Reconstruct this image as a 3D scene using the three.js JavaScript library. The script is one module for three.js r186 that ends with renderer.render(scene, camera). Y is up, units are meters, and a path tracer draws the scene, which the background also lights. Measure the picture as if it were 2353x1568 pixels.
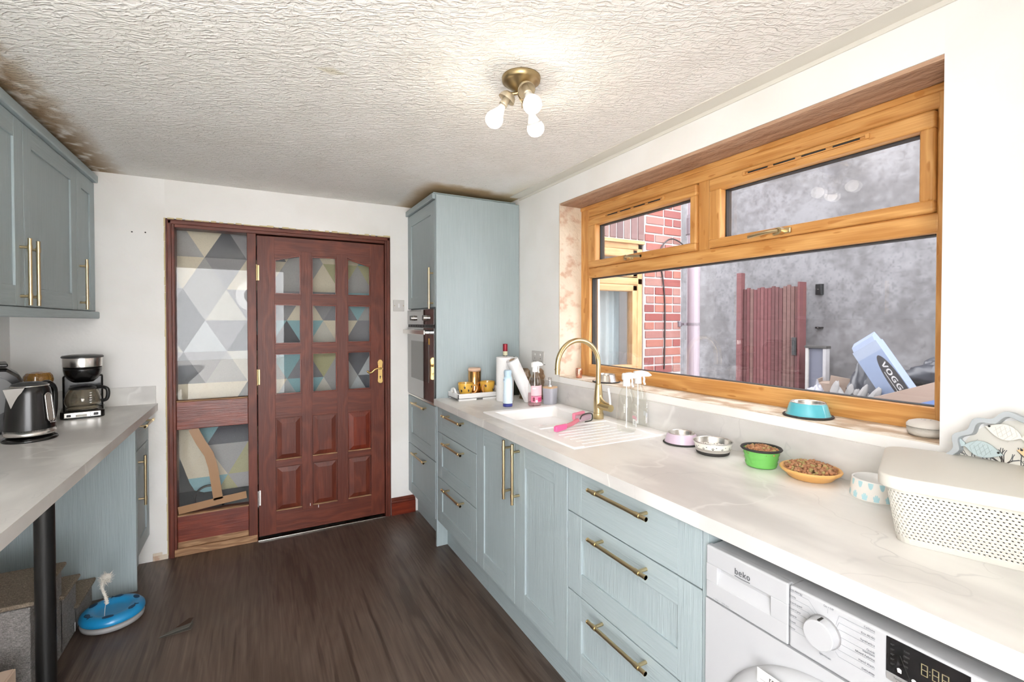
import * as THREE from 'three';
import { RoundedBoxGeometry } from 'three/addons/geometries/RoundedBoxGeometry.js';
import { mergeGeometries, toCreasedNormals } from 'three/addons/utils/BufferGeometryUtils.js';

// ---------- camera, sky, exposure ----------
const scene = new THREE.Scene();
const W = 2353, H = 1568, FPX = 1088, EYE = 1.39;
const camera = new THREE.PerspectiveCamera(2 * Math.atan(H / 2 / FPX) * 180 / Math.PI, W / H, 0.03, 100);
camera.position.set(0, EYE, 0);
camera.rotation.order = 'YXZ';
camera.rotation.set(-0.84 * Math.PI / 180, -28.4 * Math.PI / 180, 0);
camera.setViewOffset(W, H, 0, 28, W, H);
camera.updateProjectionMatrix();
scene.background = new THREE.Color().setRGB(0.985, 0.985, 1.0);   // even overcast sky
scene.backgroundIntensity = 11;
const renderer = new THREE.WebGLRenderer({ antialias: true });
renderer.toneMapping = THREE.LinearToneMapping;
renderer.toneMappingExposure = 1.22;
renderer.shadowMap.enabled = true;
const BULB_CD = 0.06, GLOBE_CD = 0.7;   // candela of each bare bulb, of the opal globe out of view, placed to light the room

// ---------- helpers ----------
let seed = 7;
const rnd = () => { seed = (seed * 1664525 + 1013904223) >>> 0; return seed / 4294967296; };
const rr = (a, b) => a + (b - a) * rnd();
const hash = (x, y, s) => { let h = Math.imul(x, 374761393) ^ Math.imul(y, 668265263) ^ Math.imul(s, 974634777); h = Math.imul(h ^ (h >>> 13), 1274126177); return ((h ^ (h >>> 16)) >>> 0) / 4294967296; };
function vn(x, y, px, py, s = 1) {   // value noise, tiles after px, py cells
  const xi = Math.floor(x), yi = Math.floor(y), fx = x - xi, fy = y - yi, u = fx * fx * (3 - 2 * fx), v = fy * fy * (3 - 2 * fy);
  const m = (a, b) => ((a % b) + b) % b, x0 = m(xi, px), x1 = m(xi + 1, px), y0 = m(yi, py), y1 = m(yi + 1, py);
  const a = hash(x0, y0, s), b = hash(x1, y0, s), c = hash(x0, y1, s), d = hash(x1, y1, s);
  return a + (b - a) * u + (c - a) * v + (a - b - c + d) * u * v;
}
function fbm(u, v, fx, fy, oct, s = 1) {   // u, v in 0..1, tiles
  let t = 0, a = 0.5, n = 0;
  for (let o = 0; o < oct; o++) { t += a * vn(u * fx, v * fy, fx, fy, s + o * 17); n += a; a *= 0.5; fx *= 2; fy *= 2; }
  return t / n;
}
const ss = (a, b, x) => { const t = Math.min(1, Math.max(0, (x - a) / (b - a))); return t * t * (3 - 2 * t); };
const mix = (a, b, t) => a.map((x, i) => x + (b[i] - x) * t);
function tex(w, h, fn, srgb, sx = 1, sy = sx) {   // sx, sy: metres one repeat covers
  const d = new Uint8Array(w * h * 4);
  for (let y = 0; y < h; y++) for (let x = 0; x < w; x++) {
    let c = fn((x + 0.5) / w, (y + 0.5) / h); if (typeof c === 'number') c = [c * 255, c * 255, c * 255];
    const i = (y * w + x) * 4; for (let k = 0; k < 3; k++) d[i + k] = Math.max(0, Math.min(255, c[k])); d[i + 3] = 255;
  }
  const t = new THREE.DataTexture(d, w, h, THREE.RGBAFormat);
  t.wrapS = t.wrapT = THREE.RepeatWrapping; t.magFilter = THREE.LinearFilter; t.minFilter = THREE.LinearMipmapLinearFilter; t.generateMipmaps = true;
  if (srgb) t.colorSpace = THREE.SRGBColorSpace;
  t.repeat.set(1 / sx, 1 / sy); t.needsUpdate = true;
  return t;
}
function canvasTex(w, h, draw, wrap) {
  const c = document.createElement('canvas'); c.width = w; c.height = h; draw(c.getContext('2d'), w, h);
  const t = new THREE.CanvasTexture(c); t.colorSpace = THREE.SRGBColorSpace; if (wrap) t.wrapS = t.wrapT = THREE.RepeatWrapping;
  return t;
}
const std = (o) => { const { rgb, ...r } = o; const m = new THREE.MeshStandardMaterial(r); if (rgb) m.color.setRGB(...rgb); return m; };
const phy = (o) => { const { rgb, ...r } = o; const m = new THREE.MeshPhysicalMaterial(r); if (rgb) m.color.setRGB(...rgb); return m; };

function flat(g) { const q = g.index ? g.toNonIndexed() : g; for (const k of Object.keys(q.attributes)) if (!['position', 'normal', 'uv'].includes(k)) q.deleteAttribute(k); if (!q.attributes.uv) q.setAttribute('uv', new THREE.BufferAttribute(new Float32Array(q.attributes.position.count * 2), 2)); if (!q.attributes.normal) q.computeVertexNormals(); return q; }
function uvm(g, grain = 'y', ox = 0, oy = 0) {   // uv in metres, u along the grain
  g = flat(g); const p = g.attributes.position, uv = new Float32Array(p.count * 2), A = new THREE.Vector3(), B = new THREE.Vector3(), C = new THREE.Vector3(), gi = 'xyz'.indexOf(grain);
  for (let i = 0; i < p.count; i += 3) {
    A.fromBufferAttribute(p, i); B.fromBufferAttribute(p, i + 1); C.fromBufferAttribute(p, i + 2);
    const n = B.sub(A).cross(C.sub(A)), a = [Math.abs(n.x), Math.abs(n.y), Math.abs(n.z)], d = a.indexOf(Math.max(...a));
    let [s, t] = [0, 1, 2].filter((k) => k !== d); if (t === gi) [s, t] = [t, s];
    for (let k = 0; k < 3; k++) { uv[(i + k) * 2] = p.getComponent(i + k, s) + ox; uv[(i + k) * 2 + 1] = p.getComponent(i + k, t) + oy; }
  }
  g.setAttribute('uv', new THREE.BufferAttribute(uv, 2)); return g;
}
const merge = (l) => (l.length === 1 ? flat(l[0]) : mergeGeometries(l.map(flat)));
function bx(x0, x1, y0, y1, z0, z1, r = 0.0015, grain = 'y', seg = 1) {
  const w = Math.abs(x1 - x0), h = Math.abs(y1 - y0), d = Math.abs(z1 - z0); r = Math.min(r, w / 2.2, h / 2.2, d / 2.2);
  const g = r > 0 ? new RoundedBoxGeometry(w, h, d, seg, r) : new THREE.BoxGeometry(w, h, d);
  g.translate((x0 + x1) / 2, (y0 + y1) / 2, (z0 + z1) / 2);
  return uvm(g, grain, rr(0, 3), rr(0, 3));
}
const V = (x, y, z) => new THREE.Vector3(x, y, z);
function cyl(a, b, r0, r1 = r0, seg = 20, cap = true) {
  const p = V(...a), q = V(...b), d = q.clone().sub(p), g = new THREE.CylinderGeometry(r1, r0, d.length(), seg, 1, !cap);
  g.applyQuaternion(new THREE.Quaternion().setFromUnitVectors(V(0, 1, 0), d.normalize())); const m = p.add(q).multiplyScalar(0.5);
  return flat(g.translate(m.x, m.y, m.z));
}
const tube = (pts, r, n = 48, seg = 12, closed = false) => flat(new THREE.TubeGeometry(new THREE.CatmullRomCurve3(pts.map((p) => V(...p)), closed), n, r, seg, closed));
const ball = (x, y, z, r, sx = 1, sy = 1, sz = 1, n = 20) => flat(new THREE.SphereGeometry(r, n, Math.round(n * 0.7)).scale(sx, sy, sz).translate(x, y, z));
const lathe = (pts, seg = 40, x = 0, y = 0, z = 0) => flat(new THREE.LatheGeometry(pts.map((p) => new THREE.Vector2(...p)), seg).translate(x, y, z));
function prism(pts, depth, bevel = 0, holes = []) {   // outline in x, y; from z = 0 to depth
  const s = new THREE.Shape(pts.map((p) => new THREE.Vector2(...p))); for (const h of holes) s.holes.push(new THREE.Path(h.map((p) => new THREE.Vector2(...p))));
  return flat(new THREE.ExtrudeGeometry(s, { depth: depth - 2 * bevel, bevelEnabled: bevel > 0, bevelThickness: bevel, bevelSize: bevel, bevelOffset: -bevel, bevelSegments: 2, curveSegments: 16 }).translate(0, 0, bevel));
}
const ring = (cx, cy, rx, ry, n = 24) => Array.from({ length: n }, (_, i) => [cx + rx * Math.cos(i / n * 2 * Math.PI), cy + ry * Math.sin(i / n * 2 * Math.PI)]);
const rrect = (w, d, r, n = 5) => { const o = []; for (const [sx, sy, a] of [[1, 1, 0], [-1, 1, 1], [-1, -1, 2], [1, -1, 3]]) for (let i = 0; i <= n; i++) { const t = (a + i / n) * Math.PI / 2; o.push([sx * (w / 2 - r) + r * Math.cos(t), sy * (d / 2 - r) + r * Math.sin(t)]); } return o; };
const used = {};
const numbered = (n) => { used[n] = (used[n] ?? -1) + 1; return used[n] ? `${n}_${String(used[n]).padStart(3, '0')}` : n; };
const base = new WeakMap();
function thing(name, label, category, at = [0, 0, 0], group) {
  const o = new THREE.Group(); o.name = numbered(name); o.position.set(...at); o.userData = { label, category }; if (group) o.userData.group = group;
  base.set(o, at); scene.add(o); return o;
}
function struct(name, at = [0, 0, 0]) { const o = new THREE.Group(); o.name = name; o.position.set(...at); o.userData = { kind: 'structure' }; base.set(o, at); scene.add(o); return o; }
function part(parent, name, geo, mat, label) {   // geometry in world metres
  const at = base.get(parent); geo = Array.isArray(geo) ? merge(geo) : flat(geo); if (at[0] || at[1] || at[2]) geo.translate(-at[0], -at[1], -at[2]);
  const m = new THREE.Mesh(geo, mat); m.name = name; m.castShadow = m.receiveShadow = true; if (label) m.userData.label = label; base.set(m, at); parent.add(m); return m;
}
function own(parent, name, geo, mat, label) {   // geometry in the thing's own axes
  const m = new THREE.Mesh(Array.isArray(geo) ? merge(geo) : flat(geo), mat); m.name = name; m.castShadow = m.receiveShadow = true; if (label) m.userData.label = label; base.set(m, [0, 0, 0]); parent.add(m); return m;
}
function solid(name, geo, mat, kind = 'structure') { const m = new THREE.Mesh(Array.isArray(geo) ? merge(geo) : flat(geo), mat); m.name = name; m.castShadow = m.receiveShadow = true; m.userData.kind = kind; base.set(m, [0, 0, 0]); scene.add(m); return m; }
// ---------- materials ----------
function wood(w, h, sx, sy, dark, light, rings, s, knots = 0) {
  return tex(w, h, (u, v) => {
    const warp = fbm(u, v, 3, 6, 3, s) * 1.2, g = fbm(u, v, 6, 96, 3, s + 5), fine = fbm(u, v, 16, 256, 2, s + 9);
    let r = Math.sin((v * rings + warp * 2.4) * 2 * Math.PI) * 0.5 + 0.5; r = Math.pow(r, 1.6);
    let t = 0.40 * r + 0.42 * g + 0.3 * fine - 0.1;
    if (knots) { const k = fbm(u, v, 18, 30, 1, s + 31); t -= ss(0.86, 0.95, k) * 0.6 * knots; }
    return mix(dark, light, Math.max(0, Math.min(1, t)));
  }, true, sx, sy);
}
const grainBump = tex(512, 512, (u, v) => fbm(u, v, 6, 128, 3, 77), false, 0.5, 0.5);
const M = {};
M.wall = std({ rgb: [0.88, 0.872, 0.855], roughness: 0.85,
  map: tex(512, 512, (u, v) => { const a = fbm(u, v, 4, 4, 4, 3); return mix([248, 247, 245], [255, 255, 255], ss(0.3, 0.62, a)); }, true, 1.7),
  bumpMap: tex(512, 512, (u, v) => fbm(u, v, 10, 10, 5, 4), false, 0.9), bumpScale: 0.003 });
M.backWall = M.wall;
const CX0 = -1.4, CX1 = 2.0, CZ0 = -3.7, CZ1 = 0.7;
M.ceiling = std({ rgb: [0.94, 0.925, 0.90], roughness: 0.9,
  bumpMap: tex(1024, 1024, (u, v) => {   // wavy ridges of a stippled textured coating
    const wu = u + 0.035 * (fbm(u, v, 5, 5, 3, 11) - 0.5) * 2, wv = v + 0.045 * (fbm(u, v, 6, 6, 3, 12) - 0.5) * 2;
    const a = fbm(2 * wu + wv, 2 * wv - wu, 4, 15, 3, 13), b = fbm(wu, wv, 34, 30, 2, 14);
    const ridge = 1 - Math.abs(2 * a - 1) * 3.2, ridge2 = 1 - Math.abs(2 * b - 1) * 4;
    return Math.max(0, Math.min(1, 0.25 + 0.5 * Math.max(0, ridge) + 0.2 * Math.max(0, ridge2) + 0.12 * fbm(u, v, 90, 90, 2, 15)));
  }, false, 0.62), bumpScale: 0.0055,
  map: tex(1024, 1024, (u, v) => {   // smoke brown stains over the cupboards and the corner
    const x = CX0 + u * (CX1 - CX0), z = CZ0 + v * (CZ1 - CZ0), n = fbm(u, v, 22, 22, 4, 21), n2 = fbm(u, v, 90, 90, 3, 22);
    let c = mix([244, 243, 240], [255, 255, 255], n);
    const left = ss(-0.60, -0.76, x) * ss(0.25, 0.75, n2 + 0.3 * n), tall = ss(0.84, 0.99, x + 0.07 * (n - 0.5)) * ss(-2.68, -2.80, z + 0.16 * (n - 0.5)), corner = ss(1.36, 1.55, x + 0.1 * (n - 0.5)) * ss(-2.2, -2.9, z);
    c = mix(c, [150, 122, 88], Math.min(1, left * 0.85)); c = mix(c, [176, 148, 106], tall * 0.85); c = mix(c, [214, 200, 158], corner * 0.7);
    c = mix(c, [216, 209, 186], 0.7 * ss(0.03, 0.0, Math.abs(x - (0.2 + 0.05 * n)) * 0.5 + Math.abs(z + 1.67) - 0.01 * n2));
    return c;
  }, true, 1) });
M.trimWhite = std({ rgb: [0.74, 0.715, 0.65], roughness: 0.6 });
M.floor = std({ rgb: [1, 1, 1], roughness: 0.42,
  map: tex(1024, 1024, (u, v) => {   // u across the boards, v along them
    const warp = fbm(u, v, 5, 2, 4, 41), r = Math.sin((u * 34 + warp * 9) * 2 * Math.PI) * 0.5 + 0.5, f = fbm(u, v, 200, 10, 3, 42), big = fbm(u, v, 5, 4, 4, 43), lines = ss(0.62, 0.8, fbm(u + 0.02 * warp, v, 160, 6, 2, 44));
    let c = mix([68, 55, 47], [112, 97, 87], 0.2 * r + 0.5 * f + 0.55 * big - 0.18); c = mix(c, [138, 124, 110], 0.28 * lines * ss(0.35, 0.7, big)); c = mix(c, [44, 33, 27], 0.5 * ss(0.6, 0.75, fbm(u, v, 60, 5, 3, 46)));
    return c;
  }, true, 1.35, 1.9),
  roughnessMap: tex(256, 256, (u, v) => 0.62 + 0.5 * fbm(u, v, 6, 6, 5, 48), false, 0.9), bumpMap: tex(512, 512, (u, v) => fbm(u, v, 120, 8, 3, 45), false, 0.8, 1.2), bumpScale: 0.0012 });
M.paint = std({ rgb: [1, 1, 1], roughness: 0.5, bumpMap: grainBump, bumpScale: 0.0009,
  map: tex(512, 512, (u, v) => mix([150, 164, 168], [170, 183, 186], 0.25 + 0.5 * fbm(u, v, 5, 140, 3, 51) + 0.25 * fbm(u, v, 3, 3, 3, 52)), true, 0.6) });
M.paintFlat = std({ rgb: [0.37, 0.425, 0.44], roughness: 0.45 });
M.worktop = std({ rgb: [0.86, 0.855, 0.845], roughness: 0.34, map: tex(1024, 1024, (u, v) => {
  const w1 = fbm(u, v, 4, 4, 5, 61), w2 = fbm(u, v, 5, 5, 5, 62), cloud = fbm(u + 0.15 * w1, v, 3, 7, 5, 63);
  const vein = (f, ww, th, s) => { const a = fbm(u + 0.3 * w1, v + 0.22 * w2, f, f, 4, s); return 1 - ss(0, th, Math.abs(a - 0.5) * ww); };
  let c = mix([214, 212, 210], [250, 249, 246], ss(0.28, 0.68, cloud)); c = mix(c, [255, 255, 253], 0.5 * vein(3, 1, 0.02, 64)); c = mix(c, [172, 171, 172], 0.2 * vein(2, 1, 0.0035, 65) + 0.25 * vein(5, 1, 0.004, 66) * ss(0.5, 0.7, w2));
  return c; }, true, 1.25) });
M.upstand = M.worktop;
M.mahogany = std({ rgb: [0.78, 0.54, 0.44], roughness: 0.46, map: wood(512, 512, 0.9, 0.42, [92, 47, 34], [140, 80, 60], 2, 71), bumpMap: grainBump, bumpScale: 0.0006 });
M.mahoganyRed = std({ rgb: [1, 1, 1], roughness: 0.3, map: wood(512, 512, 0.9, 0.42, [92, 32, 20], [138, 60, 38], 2, 72), bumpMap: grainBump, bumpScale: 0.0005 });
M.rawWood = std({ rgb: [1, 1, 1], roughness: 0.75, map: wood(512, 256, 0.6, 0.2, [122, 86, 60], [206, 168, 128], 5, 73) });
M.oak = std({ rgb: [1, 1, 1], roughness: 0.4, map: wood(1024, 512, 1.1, 0.36, [184, 124, 60], [232, 182, 116], 3, 74, 1), bumpMap: grainBump, bumpScale: 0.0004 });
M.oakFar = std({ rgb: [1, 1, 1], roughness: 0.5, map: wood(256, 256, 1.0, 0.4, [160, 122, 80], [200, 164, 120], 3, 75) });
M.brass = std({ rgb: [0.62, 0.50, 0.30], metalness: 1, roughness: 0.28 });
M.brassTap = std({ rgb: [0.68, 0.55, 0.31], metalness: 1, roughness: 0.3 });
M.brassBright = std({ rgb: [0.85, 0.60, 0.24], metalness: 1, roughness: 0.22 });
M.brassOld = std({ rgb: [0.42, 0.32, 0.17], metalness: 1, roughness: 0.36 });
M.brassPale = std({ rgb: [0.62, 0.54, 0.40], metalness: 0.6, roughness: 0.45 });
M.steel = std({ rgb: [0.74, 0.72, 0.69], metalness: 1, roughness: 0.24 });
M.chrome = std({ rgb: [0.8, 0.8, 0.8], metalness: 1, roughness: 0.1 });
M.copper = std({ rgb: [0.78, 0.40, 0.28], metalness: 1, roughness: 0.25 });
M.amberMetal = std({ rgb: [0.62, 0.33, 0.12], metalness: 1, roughness: 0.12 });
M.black = std({ rgb: [0.012, 0.012, 0.012], roughness: 0.3 });
M.blackGloss = phy({ rgb: [0.006, 0.006, 0.006], roughness: 0.22 });
M.blackSatin = std({ rgb: [0.006, 0.006, 0.006], roughness: 0.42 });
M.ovenGlass = phy({ rgb: [0.008, 0.007, 0.007], roughness: 0.06, ior: 1.9, clearcoat: 1, clearcoatRoughness: 0.03 });
M.rubber = std({ rgb: [0.03, 0.028, 0.026], roughness: 0.7 });
M.grey = std({ rgb: [0.3, 0.3, 0.3], roughness: 0.6 });
M.white = std({ rgb: [0.82, 0.82, 0.82], roughness: 0.35 });
M.whiteGloss = phy({ rgb: [0.86, 0.86, 0.85], roughness: 0.22, clearcoat: 0.5, clearcoatRoughness: 0.1 });
M.sink = std({ rgb: [0.93, 0.925, 0.915], roughness: 0.3 });
M.plastic = std({ rgb: [0.66, 0.64, 0.585], roughness: 0.45 });
M.paper = std({ rgb: [0.88, 0.88, 0.88], roughness: 0.95, bumpMap: tex(128, 128, (u, v) => fbm(u, v, 20, 20, 2, 81), false, 0.06), bumpScale: 0.0008 });
M.switchPlate = std({ rgb: [0.62, 0.60, 0.58], roughness: 0.4 });
M.pane = phy({ rgb: [1, 1, 1], roughness: 0, transmission: 1, thickness: 0, ior: 1.55 });
M.windowPane = phy({ rgb: [0.84, 0.84, 0.855], roughness: 0, transmission: 1, thickness: 0, ior: 1.55 });
M.doorPane = phy({ rgb: [0.97, 0.98, 0.97], roughness: 0, transmission: 1, thickness: 0, ior: 1.31 });
M.clear = phy({ rgb: [0.97, 0.975, 0.96], roughness: 0.02, transmission: 1, thickness: 0, ior: 1.5 });
M.pinkClear = phy({ rgb: [0.95, 0.74, 0.78], roughness: 0.03, transmission: 0.92, thickness: 0, ior: 1.45 });
M.amberClear = phy({ rgb: [0.72, 0.58, 0.42], roughness: 0.03, transmission: 0.95, thickness: 0, ior: 1.6 });
M.cord = M.black;
const plasterReveal = tex(512, 512, (u, v) => { const n = fbm(u, v, 5, 5, 5, 91), k = fbm(u, v, 14, 10, 4, 92); let c = mix([224, 208, 186], [240, 230, 214], n); c = mix(c, [194, 148, 122], 0.55 * ss(0.5, 0.8, k)); return c; }, true, 0.5);
M.reveal = std({ rgb: [0.9, 0.9, 0.9], roughness: 0.95, map: plasterReveal, bumpMap: tex(256, 256, (u, v) => fbm(u, v, 12, 12, 4, 93), false, 0.3), bumpScale: 0.006 });
M.lintel = std({ rgb: [0.9, 0.9, 0.9], roughness: 0.9, map: tex(512, 256, (u, v) => mix([158, 122, 98], [214, 178, 150], 0.5 * fbm(u, v, 4, 24, 4, 94) + 0.55 * fbm(u, v, 9, 9, 3, 95)), true, 0.9, 0.35), bumpMap: tex(256, 256, (u, v) => fbm(u, v, 8, 16, 4, 96), false, 0.3), bumpScale: 0.008 });
M.sill = std({ rgb: [0.9, 0.9, 0.9], roughness: 0.95, map: tex(512, 512, (u, v) => { const n = fbm(u, v, 8, 8, 5, 97); return mix([196, 172, 146], [240, 230, 214], ss(0.3, 0.65, n)); }, true, 0.6), bumpMap: tex(256, 256, (u, v) => fbm(u, v, 16, 16, 4, 98), false, 0.3), bumpScale: 0.006 });
M.render = std({ rgb: [0.148, 0.146, 0.15], roughness: 0.95, map: tex(512, 512, (u, v) => { const n = fbm(u, v, 4, 6, 5, 101), k = fbm(u, v, 40, 40, 3, 102), s = ss(0.7, 0.85, fbm(u, v, 120, 120, 1, 103)); let c = mix([196, 193, 192], [255, 254, 255], ss(0.3, 0.7, 0.65 * n + 0.35 * k)); return mix(c, [140, 136, 134], 0.25 * s); }, true, 2.6) });
M.concrete = std({ rgb: [0.34, 0.335, 0.33], roughness: 0.95 });
M.bounceGround = std({ rgb: [0.82, 0.79, 0.74], roughness: 0.9 });  // pale surface of the added ground, bounces daylight up to the ceiling
M.mortar = std({ rgb: [0.22, 0.20, 0.19], roughness: 0.95 });
M.carpet = std({ rgb: [1, 1, 1], roughness: 1, map: tex(256, 256, (u, v) => mix([84, 82, 80], [168, 164, 160], 0.55 * fbm(u, v, 90, 30, 2, 111) + 0.45 * fbm(u, v, 60, 90, 2, 112)), true, 0.2), bumpMap: tex(256, 256, (u, v) => fbm(u, v, 80, 80, 2, 113), false, 0.2), bumpScale: 0.003 });
M.carpetTop = std({ rgb: [1, 1, 1], roughness: 1, map: tex(256, 256, (u, v) => mix([92, 80, 68], [160, 148, 130], fbm(u, v, 70, 70, 3, 114)), true, 0.2), bumpMap: tex(256, 256, (u, v) => fbm(u, v, 80, 80, 2, 115), false, 0.2), bumpScale: 0.003 });
M.card = std({ rgb: [0.50, 0.36, 0.25], roughness: 0.9 });
M.tape = std({ rgb: [0.36, 0.20, 0.095], roughness: 0.35 });
// ---------- the room ----------
const XL = -1.12, XR = 1.56, ZB = -3.387, ZN = 0.38, YC = 2.218;
{
  const f = solid('floor', new THREE.BoxGeometry(XR - XL + 0.3, 0.1, ZN - ZB + 0.3), M.floor);
  f.geometry.translate((XL + XR) / 2, -0.05, (ZN + ZB) / 2); f.geometry = uvm(f.geometry, 'x');
  const c = new THREE.BoxGeometry(CX1 - CX0, 0.12, CZ1 - CZ0); c.translate((CX0 + CX1) / 2, YC + 0.06, (CZ0 + CZ1) / 2);
  const cm = solid('ceiling', c, M.ceiling), p = cm.geometry.attributes.position, uv = cm.geometry.attributes.uv;
  for (let i = 0; i < p.count; i++) uv.setXY(i, (p.getX(i) - CX0) / (CX1 - CX0), (p.getZ(i) - CZ0) / (CZ1 - CZ0));
  M.ceiling.bumpMap.repeat.set((CX1 - CX0) / 0.42, (CZ1 - CZ0) / 0.42);
}
const b0 = (...a) => bx(...a.slice(0, 6), 0, a[6] || 'y');
solid('wall_left', b0(XL - 0.15, XL, 0, YC, ZB - 0.1, ZN + 0.15), M.wall);
solid('wall_back', [b0(XL, -0.462, 0, YC, ZB - 0.12, ZB), b0(0.845, XR + 0.3, 0, YC, ZB - 0.12, ZB), b0(-0.462, 0.845, 1.994, YC, ZB - 0.12, ZB)], M.wall);
const WZ0 = -2.307, WZ1 = -0.55, WY0 = 1.069, WY1 = 2.08, XO = 1.86;
solid('wall_right', [b0(XR, XO, 0, YC, ZB, WZ0), b0(XR, XO, 0, YC, WZ1, ZN + 0.15), b0(XR, XO, 0, WY0, WZ0, WZ1), b0(XR, XO, WY1, YC, WZ0, WZ1)], M.wall);
const NW = { x0: -1.06, x1: 0.4, y0: 0.08, y1: 2.14 };  // opening added in the unseen near wall for fill daylight
solid('wall_front', [b0(XL, NW.x0, 0, YC, ZN, ZN + 0.15), b0(NW.x1, XR, 0, YC, ZN, ZN + 0.15), b0(NW.x0, NW.x1, 0, NW.y0, ZN, ZN + 0.15), b0(NW.x0, NW.x1, NW.y1, YC, ZN, ZN + 0.15)], M.wall);
solid('trim_1', b0(XR - 0.006, XR, YC - 0.018, YC, -2.777, ZN, 'z'), M.trimWhite);
solid('trim_2', [b0(XR - 0.075, XR, YC - 0.004, YC, -2.777, ZN, 'z')], M.trimWhite);
{   // added glazed opening behind the camera, lets fill daylight into the room
  const w = struct('window_2'), z0 = ZN + 0.04, z1 = ZN + 0.1, { x0, x1, y0, y1 } = NW, t = 0.06;
  part(w, 'window_frame', [bx(x0, x0 + t, y0, y1, z0, z1), bx(x1 - t, x1, y0, y1, z0, z1), bx(x0 + t, x1 - t, y0, y0 + t, z0, z1, 0.0015, 'x'), bx(x0 + t, x1 - t, y1 - t, y1, z0, z1, 0.0015, 'x')], M.white);
  part(w, 'pane', b0(x0 + t, x1 - t, y0 + t, y1 - t, z0 + 0.025, z0 + 0.035), M.pane);
}
// raw plaster round the window opening
solid('trim_3', b0(XR - 0.0005, 1.75, WY0, WY1, WZ0, WZ0 + 0.006), M.reveal);
solid('trim_4', b0(XR + 0.004, 1.75, WY1 - 0.012, WY1, WZ0, WZ1, 'z'), M.lintel);
solid('trim_5', [b0(XR - 0.0005, 1.75, WY0, WY0 + 0.004, WZ0, WZ1, 'z')], M.sill);
{   // the big window over the sink
  const w = struct('window_1'), F0 = 1.715, F1 = 1.785, f = (y0, y1, z0, z1, g, x0 = F0, x1 = F1) => bx(x0, x1, y0, y1, z0, z1, 0.009, g, 2);
  const zl = -2.222, zr = -0.62, ml = -1.451, mr = -1.387;
  part(w, 'window_frame', [f(WY0, WY1, WZ0, zl, 'y'), f(WY0, WY1, zr, WZ1, 'y'), f(2.0, WY1, zl - 0.01, zr + 0.01, 'z'), f(WY0, 1.142, zl - 0.01, zr + 0.01, 'z'), f(1.645, 1.705, zl - 0.01, zr + 0.01, 'z'), f(1.7, 2.005, ml, mr, 'y'),
    bx(F0 + 0.006, F1, 2.036, 2.0365, zl, zr, 0, 'z')], M.oak);
  // a slim second strip along the head, proud of the frame
  part(w, 'head_strip', bx(F0 - 0.008, F0 + 0.02, 2.045, WY1 - 0.012, WZ0 + 0.006, WZ1, 0.006, 'z', 2), M.oak);
  const sash = (z0, z1, pz0, pz1, va, vb, hz, dir) => {
    const s = part(w, 'sash', [f(1.704, 1.742, z0, z1, 'z', F0 - 0.012, F1 - 0.01), f(1.945, 1.998, z0, z1, 'z', F0 - 0.012, F1 - 0.01), f(1.735, 1.95, z0, pz0, 'y', F0 - 0.012, F1 - 0.01), f(1.735, 1.95, pz1, z1, 'y', F0 - 0.012, F1 - 0.01)], M.oak);
    part(w, 'pane', bx(1.745, 1.761, 1.738, 1.949, pz0 - 0.005, pz1 + 0.005, 0), M.windowPane);
    part(s, 'gasket', [bx(1.738, 1.768, 1.738, 1.744, pz0, pz1, 0), bx(1.738, 1.768, 1.941, 1.947, pz0, pz1, 0), bx(1.738, 1.768, 1.74, 1.947, pz0 - 0.002, pz0 + 0.006, 0), bx(1.738, 1.768, 1.74, 1.947, pz1 - 0.006, pz1 + 0.002, 0)], M.rubber);
    // trickle vent: a slim oak cover over dark slots
    const v = part(w, 'trickle_vent', [bx(F0 - 0.018, F0 - 0.010, 1.979, 1.984, va, vb, 0.002, 'z'), bx(F0 - 0.018, F0 - 0.010, 1.968, 1.972, va, vb, 0.002, 'z'), bx(F0 - 0.018, F0 - 0.010, 1.968, 1.984, va - 0.008, va + 0.004, 0.002), bx(F0 - 0.018, F0 - 0.010, 1.968, 1.984, vb - 0.004, vb + 0.008, 0.002)], M.oak);
    const n = 4; for (let i = 0; i < n; i++) { const a = va + 0.006 + (vb - va - 0.012) * (i + 0.08) / n, b = va + 0.006 + (vb - va - 0.012) * (i + 0.86) / n; part(v, 'slot', bx(F0 - 0.0135, F0 - 0.0115, 1.9725, 1.9785, a, b, 0), M.black); }
    // lever handle with key lock
    const hy = 1.722, xh = F0 - 0.012;
    const h = part(w, 'window_handle', [bx(xh - 0.012, xh, hy - 0.011, hy + 0.011, hz - 0.035, hz + 0.035, 0.006, 'z', 3), cyl([xh - 0.03, hy, hz], [xh - 0.008, hy, hz], 0.013, 0.014),
      tube([[xh - 0.028, hy + 0.002, hz], [xh - 0.034, hy + 0.001, hz + dir * 0.03], [xh - 0.036, hy - 0.003, hz + dir * 0.08], [xh - 0.034, hy - 0.006, hz + dir * 0.115]], 0.007, 24, 10)], M.brass);
    part(h, 'lock', cyl([xh - 0.0325, hy, hz], [xh - 0.029, hy, hz], 0.005, 0.006, 14), M.brassOld);
  };
  sash(-2.222, ml, -2.155, -1.487, -2.06, -1.64, -1.87, 1);
  sash(mr, zr, -1.329, -0.657, -1.216, -0.79, -1.06, -1);
  part(w, 'pane', bx(1.745, 1.761, 1.138, 1.65, zl - 0.003, zr + 0.003, 0), M.windowPane);
  part(w, 'gasket', [bx(1.735, 1.77, 1.140, 1.1435, zl, zr, 0), bx(1.735, 1.77, 1.6405, 1.647, zl, zr, 0), bx(1.735, 1.77, 1.14, 1.647, zl - 0.001, zl + 0.007, 0), bx(1.735, 1.77, 1.14, 1.647, zr - 0.004, zr + 0.001, 0)], M.rubber);
}
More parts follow.
